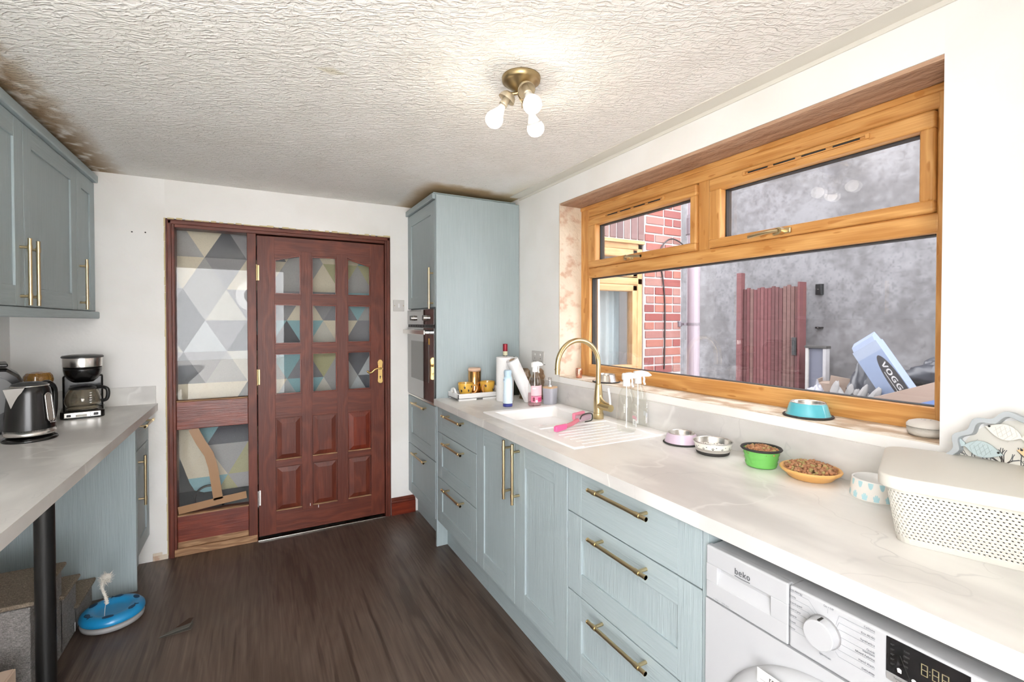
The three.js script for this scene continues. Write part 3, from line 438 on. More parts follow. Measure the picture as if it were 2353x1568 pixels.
// ---------- kitchen units ----------
// a shaker front facing -x (dir -1) or +x (dir 1): outer face at x = xf
function shaker(xf, dir, y0, y1, z0, z1, st = 0.078, flatSlab = false) {
  const T = 0.02, X = (a) => xf - dir * a, b = (a0, a1, ...r) => bx(Math.min(X(a0), X(a1)), Math.max(X(a0), X(a1)), ...r);
  const g = [b(0, T, y0, y1, z0, z0 + st, 0.0014, 'y'), b(0, T, y0, y1, z1 - st, z1, 0.0014, 'y')];
  if (flatSlab) g.push(b(0.0004, T, y0, y1, z0 + st, z1 - st, 0.0012, 'z'));
  else g.push(b(0.0004, T, y0, y0 + st, z0 + st, z1 - st, 0.0014, 'z'), b(0.0004, T, y1 - st, y1, z0 + st, z1 - st, 0.0014, 'z'), b(0.0075, T - 0.004, y0 + st - 0.004, y1 - st + 0.004, z0 + st - 0.004, z1 - st + 0.004, 0, 'y'));
  return g;
}
function barHandle(axis, x, y, z, len, xf) {   // bar centre x, y, z; posts run to the front at xf
  const e = axis === 'y' ? [0, 1, 0] : [0, 0, 1], at = (k, xx = x) => [xx, y + e[1] * k, z + e[2] * k], g = [cyl(at(-len / 2), at(len / 2), 0.0062, 0.0062, 18)];
  for (const k of [-1, 1]) { const c = k * (len / 2 - 0.034); g.push(cyl(at(c - 0.009), at(c + 0.009), 0.0078, 0.0078, 18), cyl(at(c), at(c, xf), 0.0052, 0.0052, 14), cyl(at(k * (len / 2 - 0.003)), at(k * len / 2), 0.0068, 0.0068, 18)); }
  return g;
}
const WY = 0.918, XW = 0.956, XF = 0.978;
{ // tall oven housing
  const t = thing('tall_cabinet', 'tall blue grey larder unit housing the oven in the back corner', 'cabinet', [1.25, 0, -3.08]), xf = 0.972, za = -3.382, zb = -2.797;
  part(t, 'side_panel', bx(0.974, 1.555, 0, 2.172, -2.795, -2.777, 0.001), M.paint);
  part(t, 'carcass', [bx(xf + 0.022, 1.555, 0.16, 2.145, -3.384, -2.797, 0.001), bx(xf + 0.022, 1.555, 0.16, 0.87, -3.383, -2.8, 0.001)], M.paintFlat);
  part(t, 'plinth', bx(1.04, 1.06, 0, 0.16, -3.384, -2.797, 0.001, 'z'), M.paint);
  part(t, 'cornice', [bx(0.955, 1.54, 2.147, 2.182, -3.384, -2.796, 0.004, 'z'), bx(0.962, 1.54, 2.182, 2.188, -3.384, -2.796, 0.002, 'z')], M.paint);
  const d = part(t, 'door', shaker(xf, -1, 1.482, 2.142, za, zb), M.paint); part(d, 'handle', barHandle('y', 0.945, 1.60, -2.832, 0.255, xf), M.brass);
  const d1 = part(t, 'drawer', shaker(xf, -1, 0.522, 0.862, za, zb), M.paint); part(d1, 'handle', barHandle('z', 0.942, 0.828, -3.08, 0.28, xf), M.brass);
  const d2 = part(t, 'drawer', shaker(xf, -1, 0.165, 0.517, za, zb), M.paint); part(d2, 'handle', barHandle('z', 0.942, 0.478, -3.08, 0.28, xf), M.brass);
}
{ // oven
  const xf = 0.966, za = -3.378, zb = -2.80, t = thing('oven', 'built-in black glass oven with steel handle in the tall unit', 'oven', [xf + 0.012, 0.87, -3.09]);
  part(t, 'control_panel', bx(xf, xf + 0.03, 1.372, 1.472, za, zb, 0.002), M.ovenGlass);
  part(t, 'vent_grille', [bx(xf + 0.006, xf + 0.03, 1.352, 1.372, za, zb, 0), ...Array.from({ length: 9 }, (_, i) => bx(xf + 0.002, xf + 0.008, 1.357, 1.368, za + 0.06 + i * 0.054, za + 0.09 + i * 0.054, 0.001))], M.blackSatin);
  part(t, 'door', bx(xf, xf + 0.03, 0.882, 1.352, za, zb, 0.003), M.ovenGlass);
  part(t, 'window', bx(xf - 0.0006, xf + 0.002, 1.0, 1.26, za + 0.09, zb - 0.10, 0), phy({ rgb: [0.03, 0.028, 0.026], roughness: 0.05, ior: 1.8 }));
  part(t, 'trim', bx(xf + 0.002, xf + 0.03, 0.868, 0.880, za, zb, 0.001, 'z'), M.steel);
  part(t, 'handle', [bx(xf - 0.046, xf - 0.036, 1.308, 1.338, za + 0.04, zb - 0.06, 0.004, 'z', 2), bx(xf - 0.04, xf, 1.316, 1.33, za + 0.06, za + 0.075, 0.002), bx(xf - 0.04, xf, 1.316, 1.33, zb - 0.095, zb - 0.08, 0.002)], M.steel);
  for (const z of [-3.23, -2.95]) { const k = part(t, 'knob', cyl([xf - 0.022, 1.416, z], [xf, 1.416, z], 0.017, 0.019, 28), M.steel); part(k, 'grip', bx(xf - 0.026, xf - 0.018, 1.400, 1.432, z - 0.003, z + 0.003, 0.001), M.blackSatin); }
  part(t, 'sticker', bx(xf - 0.001, xf, 1.245, 1.285, -2.905, -2.885, 0), std({ rgb: [0.75, 0.42, 0.08], roughness: 0.5 }));
}
function baseUnit(label, z0, z1, fronts) {
  const t = thing('base_cabinet', label, 'cabinet', [1.27, 0, (z0 + z1) / 2]);
  part(t, 'carcass', [bx(XF + 0.022, 1.54, 0.16, 0.875, z0 + 0.001, z0 + 0.018, 0.0005), bx(XF + 0.022, 1.54, 0.16, 0.875, z1 - 0.018, z1 - 0.001, 0.0005), bx(XF + 0.022, 1.54, 0.16, 0.178, z0 + 0.018, z1 - 0.018, 0.0005), bx(1.53, 1.545, 0.16, 0.875, z0 + 0.018, z1 - 0.018, 0.0005), bx(XF + 0.022, XF + 0.05, 0.857, 0.875, z0 + 0.018, z1 - 0.018, 0.0005)], M.paintFlat);
  part(t, 'plinth', bx(1.043, 1.061, 0, 0.158, z0, z1, 0.001, 'z'), M.paint);
  for (const f of fronts) { const q = part(t, f.door ? 'door' : 'drawer', shaker(XF, -1, f.y0, f.y1, f.z0, f.z1, f.st || 0.078, f.slab), M.paint); part(q, 'handle', f.h, M.brass); }
}
const three = (z0, z1, len) => [[0.720, 0.868, 0.844, true], [0.441, 0.716, 0.682, false], [0.166, 0.437, 0.413, false]].map(([y0, y1, hy, slab]) => ({ y0, y1, z0: z0 + 0.002, z1: z1 - 0.002, slab, h: barHandle('z', 0.943, hy, (z0 + z1) / 2 + (len > 0.27 ? 0.02 : 0), len, XF) }));
baseUnit('blue grey three drawer unit beside the tall oven housing', -2.776, -2.189, three(-2.776, -2.189, 0.285));
baseUnit('blue grey two door sink unit with tall brass bar handles', -2.188, -1.390, [
  { door: 1, y0: 0.166, y1: 0.868, z0: -2.186, z1: -1.786, st: 0.085, h: barHandle('y', 0.943, 0.747, -1.822, 0.256, XF) },
  { door: 1, y0: 0.166, y1: 0.868, z0: -1.782, z1: -1.392, st: 0.085, h: barHandle('y', 0.943, 0.747, -1.744, 0.256, XF) }]);
baseUnit('wide blue grey three drawer unit next to the washing machine', -1.389, -0.806, three(-1.389, -0.806, 0.262));
{ const t = thing('end_panel', 'narrow blue grey end panel between the drawers and washing machine', 'panel', [1.25, 0, -0.797]); part(t, 'panel', bx(XF - 0.002, 1.545, 0, 0.875, -0.805, -0.788, 0.001), M.paint); }
{ // right worktop with a cut-out for the sink
  const t = thing('worktop', 'long pale marble effect worktop over the base units by the window', 'worktop', [1.25, 0.88, -1.2]), y0 = 0.88, X1 = 1.556, sx0 = 1.045, sx1 = 1.51, sz0 = -2.212, sz1 = -1.44;
  const s = (x0, x1, z0, z1, r = 0) => bx(x0, x1, y0, WY, z0, z1, r, 'z');
  const g = [[XW, sx0, -2.776, 0.36], [sx1, X1, -2.776, 0.36], [sx0, sx1, -2.776, sz0], [sx0, sx1, sz1, 0.36]].map(([a, b, c, d]) => uvm(new THREE.BoxGeometry(b - a, WY - y0, d - c).translate((a + b) / 2, (WY + y0) / 2, (c + d) / 2), 'z'));
  part(t, 'slab', g, M.worktop);
  const u = thing('upstand', 'low marble effect upstand strip along the window wall behind the sink', 'upstand', [1.55, WY, -1.2]); part(u, 'strip', bx(1.546, 1.5595, WY, 1.036, -2.776, 0.36, 0.001, 'z'), M.worktop);
}
{ // left worktop, half of it a breakfast bar on a black leg
  const t = thing('worktop', 'marble effect breakfast bar worktop on a black round leg', 'worktop', [-0.8, 0.88, -2.0]);
  part(t, 'slab', [uvm(new THREE.BoxGeometry(0.614, 0.039, 2.78).translate(-0.8105, 0.8985, -1.996), 'z')], M.worktop);
  const u = thing('upstand', 'short marble effect upstand on the back wall behind the coffee maker', 'upstand', [-0.8, WY, ZB]); part(u, 'strip', bx(-1.118, -0.512, WY, 1.02, ZB, ZB + 0.013, 0.001, 'x'), M.worktop); const u2 = thing('upstand', 'marble effect upstand along the wall behind the kettle', 'upstand', [-1.11, WY, -2]); part(u2, 'strip', bx(-1.119, -1.106, WY, 1.02, ZB + 0.014, -0.61, 0.001, 'z'), M.worktop);
  for (const z of [-2.28, -0.75]) part(t, 'leg', [cyl([-0.672, 0, z], [-0.672, 0.879, z], 0.0285, 0.0285, 36), cyl([-0.672, 0, z], [-0.672, 0.012, z], 0.045, 0.04, 36), cyl([-0.672, 0.866, z], [-0.672, 0.879, z], 0.045, 0.045, 36)], M.blackSatin);
}
{ // left base unit
  const t = thing('base_cabinet', 'slim blue grey drawer and door unit under the breakfast bar', 'cabinet', [-0.83, 0, -3.22]), xf = -0.548;
  part(t, 'side_panel', bx(-1.118, xf - 0.001, 0, 0.879, -3.068, -3.05, 0.001), M.paint);
  part(t, 'carcass', bx(-1.118, xf - 0.022, 0.16, 0.878, -3.384, -3.068, 0.001), M.paintFlat);
  part(t, 'plinth', bx(-0.62, -0.60, 0, 0.16, -3.384, -3.068, 0.001, 'z'), M.paint);
  const a = part(t, 'drawer', shaker(xf, 1, 0.72, 0.864, -3.378, -3.071, 0.06, true), M.paint); part(a, 'handle', barHandle('z', xf + 0.03, 0.836, -3.225, 0.24, xf), M.brass);
  const b = part(t, 'door', shaker(xf, 1, 0.165, 0.715, -3.378, -3.071, 0.07), M.paint); part(b, 'handle', barHandle('y', xf + 0.03, 0.557, -3.105, 0.262, xf), M.brass);
}
{ // wall cabinets on the left
  const xf = -0.776, D = [[-3.382, -3.088, 'narrow blue grey wall cabinet in the corner by the back wall', -3.125], [-3.086, -2.480, 'wide blue grey wall cabinet next to the narrow corner one', -2.518], [-2.478, -1.872, 'wide blue grey wall cabinet cut off by the picture edge', -2.44], [-1.870, -1.264, 'wide blue grey wall cabinet farthest from the door wall', -1.83]];
  for (const [z0, z1, label, hz] of D) {
    const t = thing('wall_cabinet', label, 'cabinet', [-0.95, 1.44, (z0 + z1) / 2]);
    part(t, 'carcass', bx(XL + 0.002, xf - 0.021, 1.446, 2.15, z0, z1, 0.001), M.paintFlat);
    const d = part(t, 'door', shaker(xf, 1, 1.449, 2.147, z0 + 0.001, z1 - 0.001, 0.076), M.paint);
    part(d, 'handle', barHandle('y', xf + 0.028, 1.579, hz, 0.252, xf), M.brass);
  }
  const c = thing('cornice', 'blue grey cornice strip along the tops of the wall cabinets', 'moulding', [-0.8, 2.151, -2.3]); part(c, 'strip', bx(XL + 0.003, -0.758, 2.151, 2.192, -3.384, -1.25, 0.006, 'z', 2), M.paint);
  const p = thing('light_pelmet', 'blue grey pelmet strip below the wall cabinets', 'moulding', [-0.8, 1.41, -2.3]); part(p, 'strip', bx(-0.80, -0.758, 1.408, 1.445, -3.384, -1.25, 0.006, 'z', 2), M.paint);
}
{ // washing machine
  const x = 0.965, za = -0.786, zb = -0.19, t = thing('washing_machine', 'white front loading washing machine with round dial and dark display', 'washing machine', [1.22, 0, -0.49]), white = phy({ rgb: [0.47, 0.48, 0.50], roughness: 0.28, clearcoat: 0.4 });
  part(t, 'body', [bx(x + 0.012, 1.50, 0.02, 0.846, za + 0.002, zb - 0.002, 0.006)], white);
  for (const [fx, fz] of [[1.02, -0.73], [1.02, -0.25], [1.44, -0.73], [1.44, -0.25]]) part(t, 'foot', cyl([fx, 0, fz], [fx, 0.022, fz], 0.02), M.rubber);
  // front plate with the round opening
  const hole = ring(-0.485, 0.43, 0.262, 0.262, 64);
  const pl = prism([[za, 0.03], [zb, 0.03], [zb, 0.716], [za, 0.716]], 0.014, 0, [hole.reverse()]); pl.rotateY(-Math.PI / 2); pl.translate(x + 0.014, 0, 0);
  part(t, 'front_panel', pl, white);
  part(t, 'fascia', bx(x, x + 0.05, 0.719, 0.847, -0.581, zb, 0.005, 'z', 2), white);
  const dr = part(t, 'detergent_drawer', [bx(x, x + 0.02, 0.719, 0.762, za, -0.583, 0.003, 'z'), bx(x, x + 0.02, 0.801, 0.847, za, -0.583, 0.004, 'z', 2), bx(x, x + 0.02, 0.76, 0.803, za, -0.754, 0.002), bx(x, x + 0.02, 0.76, 0.803, -0.622, -0.583, 0.002), bx(x + 0.018, x + 0.024, 0.755, 0.805, za + 0.01, -0.6, 0)], white);
  const slope = new THREE.BufferGeometry(); { const a = [x + 0.017, 0.803], b = [x + 0.001, 0.760], z0 = -0.754, z1 = -0.622; slope.setAttribute('position', new THREE.BufferAttribute(new Float32Array([a[0], a[1], z0, b[0], b[1], z0, b[0], b[1], z1, a[0], a[1], z0, b[0], b[1], z1, a[0], a[1], z1]), 3)); slope.computeVertexNormals(); }
  part(dr, 'grip_recess', slope, white);
  const lab = (w, h, draw) => std({ map: canvasTex(w, h, draw), roughness: 0.3, transparent: true, alphaTest: 0.35, color: 0xffffff });
  const decal = (y0, y1, z0, z1, off = 0.0006) => flat(new THREE.PlaneGeometry(z1 - z0, y1 - y0).rotateY(-Math.PI / 2).translate(x - off, (y0 + y1) / 2, (z0 + z1) / 2));
  part(dr, 'maker_mark', decal(0.804, 0.826, -0.712, -0.664), std({ roughness: 0.3, alphaTest: 0.4, transparent: true, map: canvasTex(512, 234, (c, w, h) => { c.clearRect(0, 0, w, h); c.fillStyle = '#55585c'; c.font = 'bold 190px sans-serif'; c.textAlign = 'center'; c.textBaseline = 'middle'; c.fillText('beko', w / 2, 95, 430); c.beginPath(); c.moveTo(50, 196); c.quadraticCurveTo(256, 216, 462, 196); c.lineTo(462, 214); c.quadraticCurveTo(256, 234, 50, 214); c.fill(); }) }));
  part(dr, 'rating_print', decal(0.722, 0.728, -0.765, -0.70), std({ roughness: 0.3, alphaTest: 0.3, transparent: true, map: canvasTex(512, 48, (c, w, h) => { c.fillStyle = '#777a80'; c.font = '38px sans-serif'; c.textBaseline = 'middle'; c.fillText('|  9 kg  |  1200 rpm', 8, h / 2); }) }));
  part(t, 'programme_print', decal(0.735, 0.845, -0.581, -0.425), std({ roughness: 0.3, alphaTest: 0.22, transparent: true, map: canvasTex(1418, 1000, (c, w, h) => {
    const px = (z) => (z + 0.581) / 0.156 * w, py = (y) => (0.845 - y) / 0.11 * h; c.fillStyle = '#5c6067'; c.strokeStyle = '#8f9399'; c.lineWidth = 5; c.font = '46px sans-serif'; c.textBaseline = 'middle';
    const kx = px(-0.512), ky = py(0.789);
    ['Anti Allergy', 'Shirts', 'StainExpert', 'Dark Care', 'Sports', 'Duvet', 'Rinse'].forEach((s, i) => { const y = 52 + i * 118; c.fillText(s, 12, y); c.beginPath(); c.moveTo(12, y + 34); c.lineTo(300 + (i < 3 ? 60 : 0), y + 34); c.lineTo(kx - (i < 2 ? 110 - i * 40 : 190), ky - 250 + i * 76); c.stroke(); });
    c.textAlign = 'right'; ['Cottons', 'Eco 40-60', 'Synthetics', 'Quick', 'Mixed Fabrics', 'Hand Wash', 'Delicates'].forEach((s, i) => { const y = 60 + i * 118; c.fillText(s, w - 14, y); c.beginPath(); c.moveTo(w - 14, y + 34); c.lineTo(kx + 330, y + 34); c.lineTo(kx + 240, y + 34); c.lineTo(kx + 190, ky - 230 + i * 78); c.stroke(); if (i === 3) { c.font = '34px sans-serif'; c.fillText('SuperQuick', w - 14, y + 52); c.font = '46px sans-serif'; } });
    c.textAlign = 'center'; c.fillText('On / Off', kx + 70, 44); c.beginPath(); c.moveTo(kx + 60, 74); c.lineTo(kx + 56, 150); c.stroke(); c.font = '40px sans-serif'; c.fillText('Spin+Drain', kx + 20, h - 70);
  }) }));
  const k = part(t, 'dial', [cyl([x - 0.022, 0.789, -0.512], [x, 0.789, -0.512], 0.0275, 0.029, 56), cyl([x - 0.0235, 0.789, -0.512], [x - 0.022, 0.789, -0.512], 0.0262, 0.0275, 56)], white); part(k, 'ring', cyl([x - 0.004, 0.789, -0.512], [x + 0.001, 0.789, -0.512], 0.0305, 0.0305, 56), std({ rgb: [0.3, 0.3, 0.31], roughness: 0.4 }));
  part(k, 'pointer', bx(x - 0.021, x - 0.006, 0.8165, 0.8185, -0.514, -0.510, 0), M.rubber);
  const dsp = part(t, 'display', bx(x - 0.0012, x + 0.002, 0.782, 0.8425, -0.409, -0.298, 0), std({ rgb: [0.012, 0.012, 0.013], roughness: 0.18 }));
  part(dsp, 'display_print', decal(0.782, 0.8425, -0.409, -0.298, 0.0016), std({ roughness: 0.3, alphaTest: 0.15, transparent: true, map: canvasTex(1110, 605, (c, w, h) => {
    c.fillStyle = '#4c4c4c'; c.font = '40px sans-serif'; ['90°', '60°', '40°', '30°', '20°'].forEach((s, i) => c.fillText(s, 60, 120 + i * 84)); ['1200', '1000', '800', '600'].forEach((s, i) => c.fillText(s, 250, 130 + i * 84));
    c.strokeStyle = '#3c3c3c'; c.lineWidth = 5; c.beginPath(); c.moveTo(200, 230); c.lineTo(360, 600); c.stroke();
    c.strokeStyle = '#8d8467'; c.lineWidth = 13; for (const x0 of [500, 645, 770]) { c.strokeRect(x0, 175, 78, 90); c.strokeRect(x0, 265, 78, 90); } c.fillStyle = '#8d8467'; c.fillRect(603, 235, 14, 14); c.fillRect(603, 290, 14, 14);
    c.fillStyle = '#f4f4f4'; c.beginPath(); c.moveTo(160, 470); c.lineTo(190, 450); c.lineTo(225, 470); c.lineTo(225, 530); c.lineTo(172, 530); c.closePath(); c.fill(); c.beginPath(); c.arc(400, 545, 34, 0, 7); c.fill(); c.strokeStyle = '#222'; c.lineWidth = 6; c.beginPath(); c.arc(400, 545, 20, 0, 5); c.stroke(); c.strokeStyle = '#3c3c3c'; c.lineWidth = 5; c.strokeRect(905, 400, 150, 190); c.fillStyle = '#f4f4f4'; c.beginPath(); c.arc(985, 510, 26, 0, 7); c.fill();
  }) }));
  const B = [[-0.4085, -0.3740], [-0.3725, -0.3365], [-0.335, -0.2985]]; B.forEach(([a, b]) => part(t, 'button', bx(x - 0.002, x + 0.002, 0.768, 0.781, a, b, 0.0008), std({ rgb: [0.5, 0.5, 0.5], metalness: 0.6, roughness: 0.35 })));
  part(dsp, 'button_print', decal(0.7685, 0.7805, -0.4085, -0.374, 0.0026), std({ roughness: 0.3, alphaTest: 0.3, transparent: true, map: canvasTex(256, 96, (c) => { c.fillStyle = '#4a4a4a'; c.font = '38px sans-serif'; c.textAlign = 'center'; c.fillText('Temp', 128, 42); c.fillText('°C', 128, 86); }) }));
  // porthole door
  const dl = lathe([[0.262, 0], [0.262, 0.012], [0.256, 0.022], [0.238, 0.032], [0.215, 0.034], [0.196, 0.026], [0.186, 0.012], [0.182, -0.02], [0.175, -0.06]], 96); dl.rotateZ(Math.PI / 2); dl.translate(x + 0.008, 0.43, -0.485);
  const dd = part(t, 'door', dl, phy({ rgb: [0.49, 0.50, 0.52], roughness: 0.3, side: THREE.DoubleSide }));
  const gl = lathe([[0, -0.05], [0.10, -0.045], [0.15, -0.03], [0.18, -0.004]], 64); gl.rotateZ(Math.PI / 2); gl.translate(x + 0.01, 0.43, -0.485); part(dd, 'door_glass', gl, phy({ rgb: [0.03, 0.03, 0.035], roughness: 0.05 }));
  part(dd, 'notice_sticker', decal(0.625, 0.655, -0.63, -0.52, 0.030), std({ roughness: 0.5, map: canvasTex(512, 140, (c, w, h) => { c.fillStyle = '#f4f1ea'; c.fillRect(0, 0, w, h); c.fillStyle = '#333'; c.font = 'bold 62px sans-serif'; c.fillText('recommends', 120, 70); c.fillStyle = '#aaa'; c.fillRect(30, 95, 420, 10); }) }));
}
{ // sink
  const x0 = 1.032, x1 = 1.522, z0 = -2.226, z1 = -1.425, bx0 = 1.078, bx1 = 1.455, bz0 = -2.185, bz1 = -1.80, T = 0.925, g = [], t = thing('sink', 'white composite inset sink with ribbed drainer under the window', 'sink', [1.277, 0.918, -1.83]);
  const sb = (a, b, c, d, y0 = 0.908, y1 = T) => bx(a, b, y0, y1, c, d, 0.004, 'z', 2);
  g.push(sb(x0, bx0 + 0.004, z0, z1), sb(bx1 - 0.004, x1, z0, z1), sb(bx0, bx1, z0, bz0 + 0.004), sb(bx0, bx1, bz1 - 0.004, bz1 + 0.05), sb(bx0, bx1, bz1 + 0.045, z1, 0.905, 0.921));
  // basin: tapering walls and a dished floor
  const n = 40, O = [], q = [], rim = rrect(bx1 - bx0, bz1 - bz0, 0.03, 6), levels = [[1, 0.921], [0.985, 0.912], [0.96, 0.888], [0.91, 0.874], [0.5, 0.869], [0.09, 0.867]], cx = (bx0 + bx1) / 2, cz = (bz0 + bz1) / 2;
  for (let l = 0; l < levels.length - 1; l++) for (let i = 0; i < rim.length; i++) { const j = (i + 1) % rim.length, P = (k, L) => [cx + rim[k][0] * L[0], L[1], cz + rim[k][1] * L[0]], a = P(i, levels[l]), b = P(j, levels[l]), c = P(j, levels[l + 1]), d = P(i, levels[l + 1]); q.push(...a, ...b, ...c, ...a, ...c, ...d); }
  const bg = new THREE.BufferGeometry(); bg.setAttribute('position', new THREE.BufferAttribute(new Float32Array(q), 3)); bg.computeVertexNormals();
  part(t, 'sink_top', g, M.sink); part(t, 'basin', toCreasedNormals(bg, 0.7), phy({ rgb: [0.86, 0.85, 0.835], roughness: 0.3, side: THREE.DoubleSide }));
  for (let i = 0; i < 7; i++) part(t, 'drainer_rib', bx(1.10, 1.40, 0.920, 0.9225, -1.71 + i * 0.04, -1.704 + i * 0.04, 0.0012, 'x'), M.sink);
  part(t, 'drain', [cyl([cx, 0.866, cz], [cx, 0.8705, cz], 0.036, 0.034, 32), cyl([cx, 0.8705, cz], [cx, 0.873, cz], 0.022, 0.02, 24)], M.steel);
}
// ---------- things on the right worktop ----------
const R = (o, y, x = 0, z = 0) => { o.rotation.set(x, y, z, 'YXZ'); return o; };
{ // mixer tap
  const C = [1.445, 0.924, -1.80], t = thing('mixer_tap', 'brushed brass swan neck mixer tap at the back of the sink', 'tap', C), y = C[1];
  part(t, 'base_ring', lathe([[0, 0], [0.0255, 0], [0.0255, 0.026], [0.0235, 0.028], [0.0235, 0.031], [0, 0.031]], 40, ...C), M.brassTap);
  part(t, 'body', lathe([[0.0225, 0.03], [0.0225, 0.075], [0.0215, 0.1], [0.0175, 0.14], [0.0145, 0.165], [0.0125, 0.17], [0, 0.17]], 40, ...C), M.brassTap);
  const pts = [[C[0], y + 0.16, C[2]]]; const cy = y + 0.262, r = 0.118; pts.push([C[0], cy - 0.06, C[2]]); for (let i = 0; i <= 12; i++) { const a = i / 12 * Math.PI; pts.push([C[0] - r + r * Math.cos(a), cy + r * Math.sin(a), C[2]]); } pts.push([C[0] - 2 * r, cy - 0.012, C[2]]);
  part(t, 'spout', tube(pts, 0.0115, 90, 20), M.brassTap);
  part(t, 'nozzle', [cyl([C[0] - 2 * r, cy - 0.036, C[2]], [C[0] - 2 * r, cy - 0.012, C[2]], 0.0118, 0.0118, 24), cyl([C[0] - 2 * r, cy - 0.016, C[2]], [C[0] - 2 * r, cy - 0.011, C[2]], 0.0138, 0.0138, 24)], M.brassTap);
  part(t, 'valve', [cyl([C[0], y + 0.066, C[2]], [C[0], y + 0.064, C[2] + 0.092], 0.0185, 0.0165, 32), tube([[C[0], y + 0.15, C[2] + 0.008], [C[0], y + 0.105, C[2] + 0.018], [C[0], y + 0.084, C[2] + 0.045], [C[0], y + 0.078, C[2] + 0.08]], 0.007, 30, 12)], M.brassTap);
  part(t, 'lever', tube([[C[0] + 0.004, y + 0.075, C[2] + 0.082], [C[0] + 0.004, y + 0.11, C[2] + 0.078], [C[0] + 0.006, y + 0.155, C[2] + 0.066]], 0.0052, 20, 10), M.white, 'slim white lever pin');
}
{ const t = thing('serving_tray', 'white wooden tray with arched end handles holding the yellow mugs', 'tray', [1.19, WY, -2.69]), x0 = 1.046, x1 = 1.332, z0 = -2.770, z1 = -2.612, y = WY;
  part(t, 'base', bx(x0, x1, y + 0.010, y + 0.016, z0, z1, 0.001, 'x'), M.white);
  part(t, 'long_side', bx(x0, x1, y + 0.010, y + 0.042, z1 - 0.009, z1, 0.002, 'x'), M.white); part(t, 'long_side', bx(x0, x1, y + 0.010, y + 0.042, z0, z0 + 0.009, 0.002, 'x'), M.white);
  for (const x of [x0, x1 - 0.009]) { const w = z1 - z0; const g = prism([[0, 0], [w, 0], [w, 0.032], [w * 0.78, 0.036], [w * 0.66, 0.058], [w * 0.5, 0.064], [w * 0.34, 0.058], [w * 0.22, 0.036], [0, 0.032]], 0.009, 0.001, [ring(w / 2, 0.04, 0.016, 0.010).reverse()]); g.rotateY(-Math.PI / 2); g.translate(x + 0.009, y + 0.010, z0); part(t, 'end_handle', g, M.white); }
  for (const [a, b] of [[x0 + 0.008, x0 + 0.125], [x1 - 0.12, x1 - 0.008]]) part(t, 'foot', bx(a, b, y, y + 0.010, z1 - 0.012, z1 - 0.002, 0.001, 'x'), M.white);
  part(t, 'foot', bx(x0 + 0.008, x1 - 0.008, y, y + 0.010, z0 + 0.002, z0 + 0.012, 0.001, 'x'), M.white); }
{ // two mugs
  const yel = phy({ rgb: [0.72, 0.42, 0.06], roughness: 0.2, clearcoat: 0.8, clearcoatRoughness: 0.08 }), org = phy({ rgb: [0.75, 0.36, 0.10], roughness: 0.25 });
  const prof = [[0.0, 0.0], [0.027, 0.0], [0.031, 0.006], [0.040, 0.03], [0.0455, 0.055], [0.0475, 0.082], [0.0465, 0.0835], [0.045, 0.082], [0.043, 0.055], [0.036, 0.025], [0.024, 0.008], [0, 0.007]];
  const mug = (label, x, z, ry) => { const t = thing('spotted_mug', label, 'mug', [x, WY + 0.0165, z], 'yellow spotted mugs on the tray'); own(t, 'bowl', lathe(prof, 44), yel); own(t, 'handle', tube([[0.044, 0.064, 0], [0.062, 0.066, 0], [0.073, 0.052, 0], [0.068, 0.032, 0], [0.052, 0.018, 0], [0.036, 0.018, 0]], 0.0052, 30, 10), org);
    for (const [a, h] of [[-0.2, 0.062], [0.35, 0.044], [0.9, 0.064], [1.35, 0.042], [0.85, 0.022], [1.9, 0.06], [2.4, 0.04], [3.3, 0.05], [4.2, 0.06], [4.9, 0.035], [5.5, 0.055], [0.2, 0.02]]) { const rad = h > 0.055 ? 0.0462 : h > 0.03 ? 0.043 : 0.0372; for (const k of [[0, 0], [0.07, 0.003], [0.03, -0.005]]) own(t, 'spot', ball(0, 0, 0, 0.0042, 1, 1, 0.25, 8).rotateY(Math.PI / 2 - (a + k[0])).translate(rad * Math.cos(a + k[0]), h + k[1], rad * Math.sin(a + k[0])), M.black); }
    R(t, ry); return t; };
  mug('yellow mug with dark spots at the tray end, handle towards the window', 1.124, -2.675, -0.15); mug('yellow mug with dark spots behind the other, handle turned towards the tray', 1.272, -2.678, Math.PI + 0.75); }
{ const t = thing('storage_canister', 'tall shiny amber canister with pale lid behind the two mugs', 'canister', [1.206, WY + 0.0165, -2.726]); own(t, 'body', lathe([[0, 0], [0.0385, 0], [0.04, 0.003], [0.04, 0.145], [0, 0.145]], 44), M.amberMetal); own(t, 'lid', lathe([[0, 0.168], [0.036, 0.168], [0.0405, 0.160], [0.0405, 0.146], [0, 0.146]], 44), std({ rgb: [0.80, 0.55, 0.40], roughness: 0.5 })); }
{ const t = thing('coral_cup', 'small coral pink cup at the far end of the white tray', 'cup', [1.303, WY + 0.0165, -2.738]); own(t, 'cup', lathe([[0, 0], [0.020, 0], [0.026, 0.05], [0.0275, 0.062], [0.0255, 0.062], [0.022, 0.01], [0, 0.006]], 32), std({ rgb: [0.85, 0.22, 0.17], roughness: 0.35 })); own(t, 'rim', new THREE.TorusGeometry(0.0266, 0.0016, 8, 32).rotateX(Math.PI / 2).translate(0, 0.062, 0), std({ rgb: [0.9, 0.55, 0.5], roughness: 0.4 })); }
